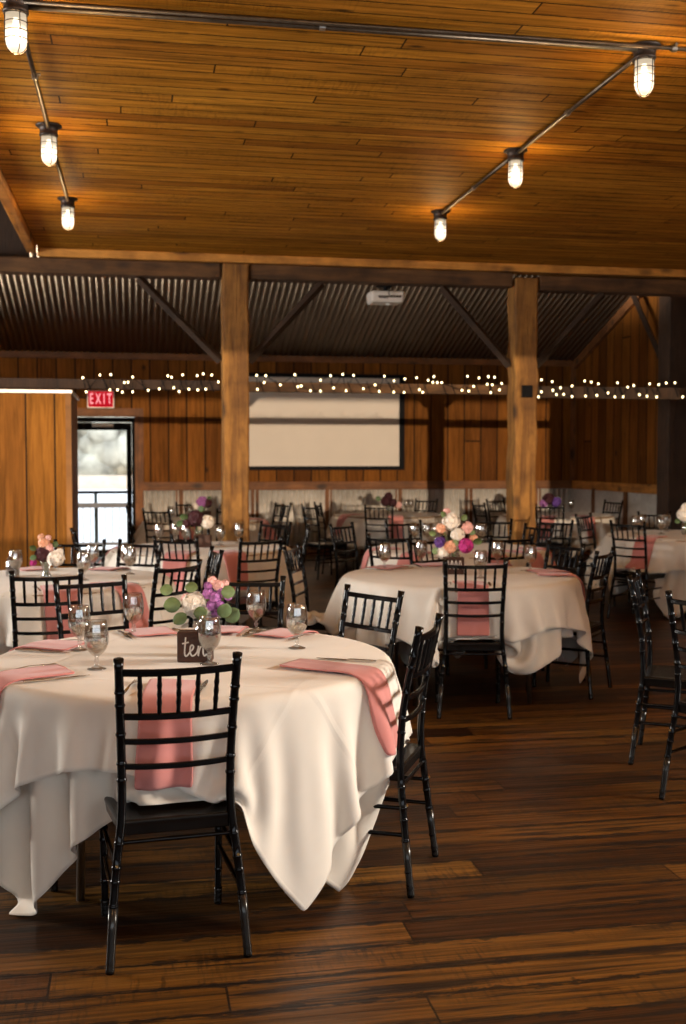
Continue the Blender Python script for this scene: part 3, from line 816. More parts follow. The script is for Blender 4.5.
TAB = {   # position (sideways, forward) of each table centre, derived from image pixels
    'ten': (-0.58, 4.25), 'mid': (0.76, 7.25), 'left': (-1.85, 7.0), 'leftpost': (-1.2, 9.46), 'behind': (0.96, 9.35),
    'screen': (0.62, 15.2), 'exit': (-1.72, 13.9), 'right': (3.4, 11.1), 'rightpost': (2.9, 15.1)}
TN = {'ten': 'the nearest table with the ten block', 'mid': 'the second table, centre right', 'left': 'the left edge table by the partition',
      'leftpost': 'the table in front of the left post', 'behind': 'the table in front of the right post',
      'screen': 'the far table under the screen', 'exit': 'the far table by the exit door', 'right': 'the table at the right edge',
      'rightpost': 'the far table behind the right post'}
def toward(tb, lat, dep):
    c = TAB[tb]; return (c[0]-lat, c[1]-dep)
CH_L = [  # table, sideways, forward (rear feet middle), heading (None = to the table), label
 ('ten', -0.486, 3.32, (-0.281, 0.96), 'nearest black chiavari chair, its back to the camera at the table with the ten block'),
 ('ten', 0.293, 4.03, (-0.959, 0.285), 'black chiavari chair seen from the side, right of the table with the ten block'),
 ('ten', 0.124, 5.0, (-0.74, -0.67), 'black chiavari chair behind the striped rose napkin, back right of the nearest table'),
 ('ten', -0.47, 5.50, None, 'black chiavari chair just behind the purple flowers and ten block'),
 ('ten', -1.23, 5.46, (0.52, -0.855), 'black chiavari chair beyond the nearest table, left of its purple flowers'),
 ('ten', -1.47, 3.80, (0.845, 0.534), 'black chiavari chair mostly outside the frame, left of the nearest table, only a foot showing'),
 ('mid', 0.762, 6.43, (0.02, 1), 'black chiavari chair with its back to the camera at the second table, centre right'),
 ('mid', 1.66, 7.135, (-0.86, 0.50), 'angled black chiavari chair at the right side of the second table, centre right'),
 ('mid', 1.53, 7.72, None, 'black chiavari chair at the back right of the second table, spindles glinting'),
 ('mid', -0.33, 7.5, None, 'black chiavari chair seen edge-on, left of the second table'),
 ('mid', 0.62, 8.2, (0.62, -0.8), 'black chiavari chair at the far side of the second table, left of its flowers'),
 ('behind', 0.36, 8.5, (0.45, 0.9), 'black chiavari chair at the front left of the table before the right post'),
 ('behind', 1.27, 8.45, None, 'black chiavari chair at the front right of the table before the right post'),
 ('behind', 1.72, 9.85, None, 'black chiavari chair with curved top rail directly before the right timber post'),
 ('behind', 2.02, 10.6, None, 'black chiavari chair just right of the right timber post, nearer of two'),
 ('behind', 1.45, 10.75, None, 'black chiavari chair just left of the right timber post, facing the camera'),
 ('behind', 0.57, 10.45, None, 'black chiavari chair at the far side of the table before the right post'),
 ('behind', 0.0, 10.0, None, 'black chiavari chair seen edge-on at the left of the table before the right post'),
 ('left', -1.54, 5.8, None, 'black chiavari chair with rose napkin behind it, front of the left edge table'),
 ('left', -0.935, 6.27, (-0.82, 0.57), 'black chiavari chair at the front right of the left edge table, behind the green leaves'),
 ('left', -0.835, 7.22, (-0.96, -0.29), 'black chiavari chair seen edge-on, right of the left edge table'),
 ('left', -1.88, 7.95, None, 'black chiavari chair beyond the white rose vase, far side of the left edge table'),
 ('left', -1.45, 7.93, None, 'black chiavari chair at the far right of the left edge table'),
 ('leftpost', -0.61, 8.25, (-0.56, 0.83), 'black chiavari chair backed by yellowish cloth, front right of the left post table'),
 ('leftpost', -1.24, 8.3, (0.3, 0.95), 'black chiavari chair at the front middle of the left post table'),
 ('leftpost', -1.42, 10.35, None, 'black chiavari chair at the far side of the left post table'),
 ('leftpost', -0.63, 10.25, None, 'black chiavari chair at the far right of the left post table'),
 ('leftpost', -0.31, 9.5, None, 'black chiavari chair at the right end of the left post table, seen edge-on'),
 ('leftpost', -2.2, 9.15, None, 'black chiavari chair beside the partition corner, left of the left post table'),
 ('exit', -2.15, 12.85, None, 'black chiavari chair at the front left of the far table by the exit door'),
 ('exit', -2.65, 13.75, None, 'black chiavari chair nearest the exit door frame'),
 ('exit', -1.3, 12.95, None, 'black chiavari chair partly hidden by the left timber post'),
 ('exit', -2.05, 14.85, None, 'black chiavari chair at the far side of the table by the exit door'),
 ('exit', -0.76, 14.0, None, 'black chiavari chair just right of the left timber post, nearer of an angled pair'),
 ('exit', -0.80, 14.6, None, 'black chiavari chair just right of the left timber post, farther of an angled pair'),
 ('screen', -0.42, 14.0, (0.85, 0.5), 'black chiavari chair left of the far table under the screen, nearer of an angled pair'),
 ('screen', -0.32, 14.7, (0.97, 0.25), 'black chiavari chair left of the far table under the screen, farther of an angled pair'),
 ('screen', 0.45, 13.95, None, 'black chiavari chair at the front of the far table under the screen'),
 ('screen', 1.2, 16.1, None, 'black chiavari chair against the back wall, right of the projection screen'),
 ('rightpost', 1.8, 14.7, None, 'black chiavari chair seen edge-on, left of the far table behind the right post'),
 ('rightpost', 2.2, 16.0, None, 'black chiavari chair against the pale wainscot, left of the right timber post'),
 ('rightpost', 2.62, 14.1, None, 'black chiavari chair just right of the right timber post, farther of two'),
 ('rightpost', 3.78, 15.6, None, 'black chiavari chair in the room corner, right of the far table behind the right post'),
 ('right', 2.65, 10.35, (0.7, 0.7), 'black chiavari chair at the front left of the right edge table, rose napkin beside it'),
 ('right', 2.55, 11.75, None, 'black chiavari chair at the far left of the right edge table'),
 ('right', 3.4, 12.15, None, 'black chiavari chair at the far side of the right edge table'),
 (None, 1.495, 5.665, (0.93, -0.36), 'dark chiavari chair in profile by the right edge, facing right'),
 (None, 1.55, 4.76, (0.75, 0.66), 'dark chiavari chair cut off by the right edge of the photo'),
]
chair0 = make_chair()
CHAIRS = []   # (table, X, Y, dirx, diry) of seat centres
for i, (tb, la, de, hd, lab) in enumerate(CH_L):
    if hd is None: hd = toward(tb, la, de)
    d = rdir(*hd); X, Y = room(la, de - (0.075 if i < 2 else 0.055))
    o = chair0 if i == 0 else copy_tree(chair0)
    cx, cy = X + d[0]*0.218, Y + d[1]*0.218
    o.location = (cx, cy, 0.0); o.rotation_euler.z = face_rz(d)
    tag(o, lab, 'chair', 'black chiavari chairs around the tables')
    CHAIRS.append((tb, cx, cy, d[0], d[1]))

# ------------------------------------------------------------------ tablecloths: small cloth solver
TOP = 0.745; RT = 0.762
def drape(side, rot, n, top, R, boxes=(), under=None, bw=0.205, seed=0, steps=110, iters=14, shift=(0, 0)):
    rs = np.random.RandomState(seed)
    g = np.linspace(-side/2, side/2, n); U, V = np.meshgrid(g, g, indexing='ij')
    c, s = math.cos(rot), math.sin(rot)
    P = np.stack([U*c - V*s + shift[0], U*s + V*c + shift[1], np.full_like(U, top)], -1)
    r0 = np.hypot(P[..., 0], P[..., 1])
    pin = r0 < R-0.035
    P[..., 2] -= np.clip(r0-R, 0, None)*0.93         # start hanging as a steep skirt
    P[..., :2] *= np.where(r0 > R, (R+(r0-R)*0.34)/np.maximum(r0, 1e-6), 1.0)[..., None]
    P += rs.normal(0, 0.0015, P.shape)*(~pin)[..., None]
    th = np.arctan2(P[..., 1], P[..., 0])
    ph = rs.uniform(0, 6.28, 4)
    wob = (0.022*np.sin(7*th+ph[0]) + 0.022*np.sin(11*th+ph[1]) + 0.014*np.sin(19*th+ph[2]))*np.clip((r0-R)/0.3, 0, 1)
    P[..., 0] += wob*np.cos(th); P[..., 1] += wob*np.sin(th)
    for bx, by, dx, dy in boxes:                     # what would hang through a seat starts on it
        lx = (P[..., 0]-bx)*dx + (P[..., 1]-by)*dy; ly = -(P[..., 0]-bx)*dy + (P[..., 1]-by)*dx
        m_ = (np.abs(lx) < 0.225) & (np.abs(ly) < bw) & (P[..., 2] < 0.449)
        P[..., 2] = np.where(m_, 0.449, P[..., 2])
    P[pin, 2] = top
    pin0 = P[pin].copy()
    w = np.where(pin, 0.0, 1.0)
    h = side/(n-1)
    cons = []
    def add(di, dj, k):
        L = h*math.hypot(di, dj)
        ai = slice(max(0, -di), n-max(0, di)); bi = slice(max(0, di), n+min(0, di) if di < 0 else n)
        for par in (0, 1):
            cons.append((di, dj, L, k, par))
    add(1, 0, 1.0); add(0, 1, 1.0); add(1, 1, 0.6); add(1, -1, 0.6); add(2, 0, 0.12); add(0, 2, 0.12)
    def sets(di, dj, par):
        # index slices of disjoint pairs
        if di > 0:
            step = di
            i0 = np.arange(0, n-di); i0 = i0[(i0//step) % 2 == par]
            if dj > 0: j0 = np.arange(0, n-dj)
            elif dj < 0: j0 = np.arange(-dj, n)
            else: j0 = np.arange(n)
            return np.ix_(i0, j0), np.ix_(i0+di, j0+dj)
        j0 = np.arange(0, n-dj); j0 = j0[(j0//dj) % 2 == par]; i0 = np.arange(n)
        return np.ix_(i0, j0), np.ix_(i0, j0+dj)
    CS = []
    for di, dj, L, k, par in cons:
        A, B = sets(di, dj, par)
        if A[0].size and A[1].size: CS.append((A, B, L, k, w[A], w[B]))
    Q = P.copy(); dt2 = 9.81*(1/60.0)**2
    um = under
    for st in range(steps):
        vel = (P-Q)*0.975
        sp_ = np.sqrt((vel*vel).sum(-1)); vel *= np.minimum(1.0, 0.022/np.maximum(sp_, 1e-9))[..., None]
        Q = P.copy()
        P = P + vel*w[..., None]; P[..., 2] -= dt2*w
        for it in range(iters):
            for A, B, L, k, wa, wb in CS:
                pa = P[A]; pb = P[B]
                d = pb-pa; l = np.sqrt((d*d).sum(-1)); ws = wa+wb
                f = np.where(l > L, k, k*0.35)*(l-L)/np.maximum(l, 1e-9)/np.maximum(ws, 1e-9)*(ws > 0)
                P[A] = pa + d*(f*wa)[..., None]; P[B] = pb - d*(f*wb)[..., None]
            if it % 3 == 2 or it == iters-1:
                r = np.hypot(P[..., 0], P[..., 1]); z = P[..., 2]
                # table slab with a rounded edge
                ins = (r < R) & (z < top) & ~pin
                e = np.clip((r-(R-0.02))/0.02, 0, 1)
                zt = top - 0.02*(1-np.sqrt(np.clip(1-e*e, 0, 1)))
                upm = ins & (z > top-0.05) & (zt-z < (R-r)+0.02)
                P[..., 2] = np.where(upm, np.maximum(z, zt), P[..., 2])
                sd = ins & ~upm & (z > top-0.06)
                f = np.where(sd, R/np.maximum(r, 1e-6), 1.0)
                P[..., 0] *= f; P[..., 1] *= f
                if um is not None:
                    r = np.hypot(P[..., 0], P[..., 1]); z = P[..., 2]
                    ti = ((np.arctan2(P[..., 1], P[..., 0])/(2*PI)) % 1.0)*um.shape[0]
                    zi = np.clip(((top-z)/0.02).astype(int), 0, um.shape[1]-1)
                    need = um[ti.astype(int) % um.shape[0], zi] + 0.007
                    hit = (z < top-0.012) & (r < need) & ~pin
                    f = np.where(hit, need/np.maximum(r, 1e-6), 1.0)
                    P[..., 0] *= f; P[..., 1] *= f
                for bx, by, dx, dy in boxes:
                    lx = (P[..., 0]-bx)*dx + (P[..., 1]-by)*dy; ly = -(P[..., 0]-bx)*dy + (P[..., 1]-by)*dx
                    m_ = (np.abs(lx) < 0.225) & (np.abs(ly) < bw) & (P[..., 2] < 0.449) & (P[..., 2] > 0.31)
                    P[..., 2] = np.where(m_, 0.449 + (0.004 if um is not None else 0), P[..., 2])
                    # friction on the seat
                    P[..., 0] = np.where(m_, 0.5*P[..., 0]+0.5*Q[..., 0], P[..., 0]); P[..., 1] = np.where(m_, 0.5*P[..., 1]+0.5*Q[..., 1], P[..., 1])
                for bx, by, dx, dy in boxes:
                    # chair back: the cloth stays on the table's side of it
                    lx = (P[..., 0]-bx)*dx + (P[..., 1]-by)*dy; ly = -(P[..., 0]-bx)*dy + (P[..., 1]-by)*dx
                    m2 = (lx < -0.135) & (lx > -0.45) & (np.abs(ly) < 0.20) & (P[..., 2] < 0.93) & ~pin
                    push = np.where(m2, np.minimum(-0.135-lx, 0.02), 0.0)
                    P[..., 0] += push*dx; P[..., 1] += push*dy; Q[..., 0] += push*dx; Q[..., 1] += push*dy
                P[..., 2] = np.maximum(P[..., 2], 0.008)
                P[pin] = pin0
    return P, pin

def radius_map(P, top, nt=180, nz=44):
    um = np.zeros((nt, nz))
    # densify by bilinear interpolation
    A = P
    for _ in range(2):
        B = np.zeros((A.shape[0]*2-1, A.shape[1]*2-1, 3)); B[::2, ::2] = A
        B[1::2, ::2] = (A[1:]+A[:-1])/2; B[:, 1::2] = (B[:, :-1:2]+B[:, 2::2])/2; A = B
    r = np.hypot(A[..., 0], A[..., 1]).ravel(); z = A[..., 2].ravel()
    ti = (((np.arctan2(A[..., 1], A[..., 0])/(2*PI)) % 1.0)*nt).astype(int).ravel() % nt
    zi = ((top-z)/0.02).astype(int)
    ok = (zi >= 0) & (zi < nz)
    np.maximum.at(um, (ti[ok], zi[ok]), r[ok])
    um[:, 0] = np.maximum(um[:, 0], RT)
    um = np.maximum(um, np.maximum(np.roll(um, 1, 0), np.roll(um, -1, 0)))
    return um

def grid_mesh(name, P, mat, thick=0.0022, sub=1, keep=None):
    n, mm = P.shape[:2]
    me = bpy.data.meshes.new(name)
    idx = np.arange(n*mm).reshape(n, mm)
    f = np.stack([idx[:-1, :-1], idx[1:, :-1], idx[1:, 1:], idx[:-1, 1:]], -1).reshape(-1, 4)
    me.from_pydata(P.reshape(-1, 3).tolist(), [], f.tolist())
    uv = me.uv_layers.new(name='UVMap')
    fl = f.ravel(); uu = (fl//mm)/(n-1); vv = (fl % mm)/(mm-1)
    uv.data.foreach_set('uv', np.stack([uu, vv], -1).astype(np.float32).ravel())
    for p in me.polygons: p.use_smooth = True
    me.materials.append(mat)
    o = bpy.data.objects.new(name, me); COL.objects.link(o)
    if sub:
        s = o.modifiers.new('sub', 'SUBSURF'); s.levels = sub; s.render_levels = sub
    s = o.modifiers.new('solid', 'SOLIDIFY'); s.thickness = thick; s.offset = 1.0
    return o, f

def table(tb, n=47, side=2.13, over_az=297, under_az=235, seed=1, steps=80, iters=10, sub=1, shift=(0, 0)):
    la, de = TAB[tb]; X, Y = room(la, de-0.045); nm = TN[tb]
    t = empty('round_table', (X, Y, 0)); tag(t, 'round banquet table hidden by its cloths, ' + nm, 'table', 'round banquet tables')
    MB().lathe([(0, TOP-0.022), (RT-0.012, TOP-0.022), (RT-0.006, TOP-0.016), (RT-0.006, TOP-0.006), (RT-0.012, TOP-0.002), (0, TOP-0.002)], 48).build('tabletop', M['ply'], t)
    a0 = math.radians(236-10.6)
    for q in (0, 1, 2, 3):
        a = a0 + (0, 1.35, PI, PI+1.35)[q]
        MB().tube([(0.57*math.cos(a), 0.57*math.sin(a), 0), (0.55*math.cos(a), 0.55*math.sin(a), TOP-0.022)], 0.0145, 12).build('leg', M['steel'], t, True)
    bx = []
    for c in CHAIRS[:5] + CHAIRS[6:]:
        dd = math.hypot(c[1]-X, c[2]-Y)
        if dd < 1.0 and -((c[1]-X)*c[3]+(c[2]-Y)*c[4])/dd > 0.88: bx.append((c[1]-X, c[2]-Y, c[3], c[4]))
    ra = lambda az: math.radians(az-45) - PSI
    Pu, pin = drape(side, ra(under_az), n, TOP+0.003, RT, bx, None, 0.12, seed, steps, iters)
    um = radius_map(Pu, TOP+0.003)
    Po, pin = drape(side-(0.15 if tb == 'ten' else 0.12 if tb == 'mid' else 0.05), ra(over_az), n, TOP+0.008, RT+0.006, bx, um, 0.205, seed+50, steps, iters, shift)
    ou, _ = grid_mesh('tablecloth', Pu, M['under'], sub=sub); ou.location = (X, Y, 0)
    tag(ou, 'cream lower tablecloth, its hem hanging lower, on ' + nm, 'tablecloth', 'cream lower tablecloths')
    oo, f = grid_mesh('tablecloth', Po, M['over'], sub=sub); oo.location = (X, Y, 0)
    tag(oo, 'ivory square top tablecloth draped over ' + nm, 'tablecloth', 'ivory top tablecloths')
    bvo = BVHTree.FromPolygons([Vector(p) for p in Po.reshape(-1, 3).tolist()], [tuple(q) for q in f.tolist()])
    bvu = BVHTree.FromPolygons([Vector(p) for p in Pu.reshape(-1, 3).tolist()], [tuple(q) for q in f.tolist()])
    return {'c': (X, Y), 'bv': (bvo, bvu), 'name': nm, 'key': tb}

TB = {}
TB['ten'] = table('ten', 67, 2.13, 303, 231, 3, 150, 14, shift=(0.045, 0.0))
TB['mid'] = table('mid', 55, 2.13, 264, 288, 11, 90, 12)
TB['left'] = table('left', 45, 2.13, 310, 265, 5)
TB['leftpost'] = table('leftpost', 43, 2.13, 335, 290, 6)
TB['behind'] = table('behind', 43, 2.13, 300, 255, 8)
TB['right'] = table('right', 43, 2.13, 300, 250, 9)
for k_, sd in (('screen', 12), ('exit', 13), ('rightpost', 14)):
    TB[k_] = table(k_, 31, 2.13, 300+sd, 255+sd, sd, 60, 8)

# ------------------------------------------------------------------ napkins
DIRW = ['right side', 'back right', 'far side', 'back left', 'left side', 'front left', 'front', 'front right']
def side_word(az):
    return DIRW[int(((az % 360)+22.5)//45) % 8]
SEEN = {}
def uniq(key, base):
    """second and later things of one kind on the same side of a table get a second clue"""
    SEEN[key] = SEEN.get(key, 0)+1
    return base
def napkin(T, az, width=0.165, inside=0.30, hang=0.30, skew=0.0, label=None, seed=0):
    a = math.radians(az)-PSI; d = Vector((math.cos(a), math.sin(a), 0)); tn = Vector((-d.y, d.x, 0))
    rs = random.Random(seed*31+int(az))
    nu, zt = 10, TOP+0.0115
    rows = []
    step = 0.022
    path = []
    r = RT-inside
    while r < RT-0.012: path.append(('t', r)); r += step
    z = zt-0.018
    while z > zt-hang: path.append(('h', z)); z -= step
    prev = [None]*(nu+1)
    wav = [rs.uniform(0, 6) for _ in range(3)]
    for i, (kk, v) in enumerate(path):
        row = []
        for j in range(nu+1):
            t = -1+2*j/nu
            ww = width/2*(1-0.05*math.sin(i*0.2+wav[0]))
            off = tn*(t*ww + skew*(i*step))
            lay = 0.0035 + (0.003 if j < nu*0.55 else 0.0) + 0.0015*math.sin(i*0.4+t*2+wav[1])
            if kk == 't':
                p = d*v + off
                p.z = zt + lay + (0.0 if j not in (0, nu) else -0.003) + 0.004*max(0, math.sin(t*3+i*0.25+wav[2]))
                q = Vector((p.x, p.y, 1.0)); hit = T['bv'][0].ray_cast(q, Vector((0, 0, -1)), 0.5)
                if hit[0] is not None: p.z = max(p.z, hit[0].z + 0.005 + lay) if hit[0].z > zt-0.012 else hit[0].z+0.006+lay
                rr = math.hypot(p.x, p.y)
                prev[j] = p.dot(d)
            else:
                best = None
                o = d*1.6 + off; o.z = v
                for bv in T['bv']:
                    hit = bv.ray_cast(o, -d, 1.2)
                    if hit[0] is not None:
                        q = hit[0].dot(d)
                        if best is None or q > best: best = q
                if best is None: best = prev[j]-0.004
                best = max(best+0.008+lay, prev[j]-0.006)
                best = min(best, prev[j]+0.045)
                prev[j] = best
                p = d*best + off; p.z = v
            row.append(p)
        rows.append(row)
    # soften
    for _ in range(3):
        nr = [list(r_) for r_ in rows]
        for i in range(1, len(rows)-1):
            for j in range(nu+1):
                nr[i][j] = rows[i][j]*0.5 + (rows[i-1][j]+rows[i+1][j])*0.25
        rows = nr
    # nothing of the cloth may show through
    for i, r_ in enumerate(rows):
        for j in range(nu+1):
            p = r_[j]
            for bv in T['bv']:
                hit = bv.ray_cast(Vector((p.x, p.y, 1.0)), Vector((0, 0, -1)), 0.5)
                if hit[0] is not None and 0 < hit[0].z + 0.0045 - p.z < 0.03 and hit[0].z > TOP-0.03: p.z = hit[0].z + 0.0045
            if p.z < zt-0.004:
                side = p - d*p.dot(d); o = side + d*1.6
                for bv in T['bv']:
                    hit = bv.ray_cast(o, -d, 1.2)
                    if hit[0] is not None and 0 < hit[0].dot(d) + 0.007 - p.dot(d) < 0.12:
                        p += d*(hit[0].dot(d) + 0.007 - p.dot(d))
    P = np.array([[list(p) for p in r_] for r_ in rows])
    base = np.array([d.x*(RT-0.1), d.y*(RT-0.1), TOP+0.008])
    P = P - base
    o, _ = grid_mesh('napkin', P, M['rose'], 0.005, 1)
    o.location = (T['c'][0]+base[0], T['c'][1]+base[1], base[2])
    tag(o, label, 'napkin', 'dusty rose napkins on the tables')
    return o

NAPS = {
 'ten': [(272, 'flat rose napkin hanging behind the nearest chair back'), (335, 'rose napkin striped by shadows, hanging at the right of the nearest table'),
         (58, 'rose napkin at the back right of the nearest table, behind the right-hand goblet'), (84, 'rose napkin just right of the purple flowers on the nearest table'),
         (114, 'rose napkin with fork, left of the ten block on the nearest table'), (160, 'folded rose napkin cut by the left edge, farther of two'),
         (217, 'darker rose napkin cut by the left edge, falling over the table edge')],
 'mid': [(270, 'rose napkin hanging behind the chair at the front of the second table'), (354, 'rose napkin hanging over the right edge of the second table'),
         (14, 'pale rose napkin lying at the right end of the second table, behind the goblet'), (62, 'rose napkin at the far right of the second table'),
         (102, 'rose napkin at the far side of the second table, left of its flowers'), (138, 'pale rose napkin at the back left of the second table')],
 'left': [(290, 'rose napkin behind the front chair of the left edge table'), (322, 'orange-tinted rose napkin at the front right of the left edge table'),
          (66, 'rose napkin behind the goblets of the left edge table'), (115, 'rose napkin at the far left of the left edge table, by the white rose')],
 'leftpost': [(297, 'rose napkin hanging left of the angled chair at the left post table'), (262, 'rose napkin behind the front chair of the left post table'),
              (182, 'rose napkin at the left end of the left post table, before the door')],
 'behind': [(190, 'rose napkin hanging at the left end of the right post table'), (235, 'rose napkin behind the front left chair of the right post table'),
            (288, 'rose napkin hanging beside the magenta flowers, right post table'), (318, 'rose napkin behind the front right chair of the right post table'), (352, 'brownish rose napkin at the right end of the right post table')],
 'screen': [(215, 'rose napkin at the left of the far table under the screen'), (275, 'rose napkin at the front of the far table under the screen')],
 'exit': [(348, 'rose napkin at the right of the far table by the exit door'), (262, 'rose napkin at the front of the far table by the exit door')],
 'right': [(226, 'dark rose napkin hanging at the left of the right edge table'), (272, 'rose napkin at the front of the right edge table, cut by the frame')],
 'rightpost': [(250, 'rose napkin at the front left of the far table behind the right post'), (292, 'rose napkin at the front right of the far table behind the right post')]}
for kq, lst in NAPS.items():
    for q, (az, lab) in enumerate(lst):
        napkin(TB[kq], az, 0.17 if kq == 'ten' else 0.19, 0.34 if (kq, az) == ('ten', 335) else 0.26, 0.275 if kq == 'ten' else 0.30, -0.05 if (kq, az) == ('ten', 335) else 0.0, lab, q)

# ------------------------------------------------------------------ goblets
def make_goblet():
    root = empty('water_goblet')
    outer = [(0, 0.0), (0.034, 0.0), (0.0345, 0.0025), (0.022, 0.006), (0.008, 0.012), (0.0065, 0.022), (0.0095, 0.030), (0.0065, 0.038), (0.0075, 0.046),
             (0.019, 0.055), (0.033, 0.070), (0.0415, 0.090), (0.0440, 0.110), (0.0425, 0.137), (0.0385, 0.163), (0.0360, 0.176)]
    inner = [(0.0345, 0.176), (0.0370, 0.163), (0.0408, 0.137), (0.0422, 0.110), (0.0398, 0.090), (0.0313, 0.072), (0.017, 0.060), (0, 0.056)]
    MB().lathe(outer+inner, 32).build('glass_bowl', M['glass'], root, True)
    MB().lathe([(0, 0.0565), (0.0166, 0.0605), (0.0309, 0.0725), (0.0393, 0.0905), (0.0417, 0.1095), (0.0416, 0.116), (0, 0.116)], 32).build('water', M['water'], root, False)
    return root
GL = {
 'ten': [(80, 650, 'water goblet at the left, behind another goblet on the nearest table'), (97, 669, 'water goblet at the left of the nearest table, in front of another goblet'),
         (134, 634, 'water goblet behind the pair of goblets at the left of the nearest table'), (209.5, 664, 'water goblet standing in front of the ten block'),
         (258, 630, 'water goblet right of the purple flowers on the nearest table'), (297, 648, 'rightmost water goblet on the nearest table')],
 'mid': [(384.6, 569, 'leftmost water goblet on the second table'), (417, 564, 'second water goblet from the left on the second table'), (505, 564, 'water goblet behind the front chair post of the second table'),
         (530, 571, 'rightmost water goblet on the second table'), (480.5, 578, 'water goblet in front of the second table, behind the top rail of its chair')],
 'left': [(16, 577, 'water goblet cut by the left edge of the photo, on the left edge table'), (84, 580, 'frosted water goblet beside the chair post on the left edge table'), (93, 570, 'water goblet behind the frosted one on the left edge table'),
          (130, 574, 'front of two overlapping goblets at the right of the left edge table'), (135, 569, 'rear of two overlapping goblets at the right of the left edge table')],
 'leftpost': [(140.5, 541, 'leftmost water goblet on the left post table'), (165, 540, 'second water goblet from the left on the left post table'), (186, 544, 'water goblet beside the dark block on the left post table'),
              (220.5, 545, 'water goblet just left of the left timber post'), (239, 543, 'water goblet in front of the left timber post')],
 'behind': [(398, 541, 'left goblet of the left pair on the right post table'), (408, 539, 'right goblet of the left pair on the right post table'), (429, 541, 'goblet just left of the magenta flowers, right post table, nearer one'),
            (436, 538, 'goblet just left of the magenta flowers, right post table, farther one'), (482, 543, 'left goblet of the pair right of the flowers, right post table'), (490, 540, 'right goblet of the pair right of the flowers, right post table')],
 'exit': [(171, 521, 'leftmost water goblet on the far table by the exit door'), (189.5, 520, 'middle water goblet on the far table by the exit door'), (223, 518, 'water goblet beside the left timber post on the far exit door table')],
 'right': [(634.7, 533, 'leftmost goblet on the right edge table'), (642, 531, 'second goblet from the left on the right edge table'), (661, 534, 'third goblet from the left on the right edge table'), (666, 531, 'rightmost goblet on the right edge table')],
 'screen': [(406, 512, 'left goblet on the far table under the screen'), (418, 511, 'right goblet on the far table under the screen')],
 'rightpost': [(578, 511, 'goblet on the far table behind the right post')]}
gob0 = make_goblet(); first = True
for kq, lst in GL.items():
    for px, py, lab in lst:
        kk = (py-458.5)/(CH-TOP-0.01); la, de = (px-343)/kk, 1110/kk
        de -= 0.036
        X, Y = room(la, de); c = TB[kq]['c']; dx, dy = X-c[0], Y-c[1]; rr = math.hypot(dx, dy)
        if rr > 0.66: X, Y = c[0]+dx*0.66/rr, c[1]+dy*0.66/rr
        o = gob0 if first else copy_tree(gob0); first = False
        o.location = (X, Y, TOP+0.0115); o.rotation_euler.z = random.uniform(0, 6)
        tag(o, lab, 'goblet', 'water goblets on the tables')

# ------------------------------------------------------------------ cutlery
def make_knife():
    m = MB(); n = 14; L = 0.235; rings = []
    for i in range(n+1):
        t = i/n; x = t*L-L/2
        if t < 0.45: w, h = 0.006+0.0015*math.sin(t/0.45*PI), 0.0028
        else:
            u = (t-0.45)/0.55; w, h = 0.009*(1-u**4*0.85), 0.0009
        rings.append([m.bm.verts.new(v) for v in ((x, -w, 0), (x, w, 0), (x, w, h*2), (x, -w, h*2))])
    for a, b_ in zip(rings, rings[1:]):
        for q in range(4): m.bm.faces.new((a[q], a[(q+1) % 4], b_[(q+1) % 4], b_[q]))
    m.bm.faces.new(rings[0][::-1]); m.bm.faces.new(rings[-1])
    return m.build('table_knife', M['silver'], bevel=0.0008)
def make_fork():
    m = MB(); L = 0.20
    pts = [(-L/2, 0.0055), (-L/2+0.02, 0.0065), (-0.01, 0.003), (0.035, 0.003), (0.045, 0.009), (0.060, 0.0115), (0.066, 0.0115)]
    rings = []
    for x, w in pts:
        z = 0.001 + 0.010*max(0, math.sin((x+0.1)/0.2*PI))**2*0.8
        rings.append([m.bm.verts.new(v) for v in ((x, -w, z), (x, w, z), (x, w, z+0.0022), (x, -w, z+0.0022))])
    for a, b_ in zip(rings, rings[1:]):
        for q in range(4): m.bm.faces.new((a[q], a[(q+1) % 4], b_[(q+1) % 4], b_[q]))
    m.bm.faces.new(rings[0][::-1]); m.bm.faces.new(rings[-1])
    for i in range(4):
        y = -0.0098+i*0.0065
        m.box(0.0655, 0.102, y-0.0014, y+0.0014, 0.003, 0.0052)
    return m.build('table_fork', M['silver'], bevel=0.0006)
kn0, fk0 = make_knife(), make_fork(); firstc = True
TNS = {'ten': 'nearest table', 'mid': 'second table', 'left': 'left edge table'}
CUT = {'ten': [(270, 'behind the nearest chair back'), (340, 'at the right end, by the striped napkin'), (58, 'at the back right'), (84, 'behind the purple flowers'), (114, 'left of the purple flowers'), (160, 'cut by the left frame edge, farther pair'), (217, 'at the left end, by the darker napkin')],
       'mid': [(270, 'behind its front chair'), (14, 'at the right end'), (102, 'at the far side'), (138, 'at the back left')],
       'left': [(290, 'behind its front chair'), (66, 'at the far side'), (322, 'at the front right')]}
for kq, lst in CUT.items():
    c = TB[kq]['c']
    for az, where in lst:
        a = math.radians(az)-PSI; d = Vector((math.cos(a), math.sin(a))); tn = Vector((-d.y, d.x))
        for kind in ('knife', 'fork'):
            s = 1 if kind == 'knife' else -1     # knife to the right of a diner who looks at the centre
            p = d*0.585 + tn*(0.118*s)
            src = kn0 if kind == 'knife' else fk0
            o = src if firstc else src.copy()
            if not firstc: COL.objects.link(o)
            o.location = (c[0]+p.x, c[1]+p.y, TOP+0.0135)
            o.rotation_euler.z = math.atan2(-d.y, -d.x) + random.uniform(-0.12, 0.12)
            tag(o, 'silver table %s on the %s, %s' % (kind, TNS[kq], where), kind, 'table %s beside the napkins' % ('knives' if kind == 'knife' else 'forks'))
        firstc = False

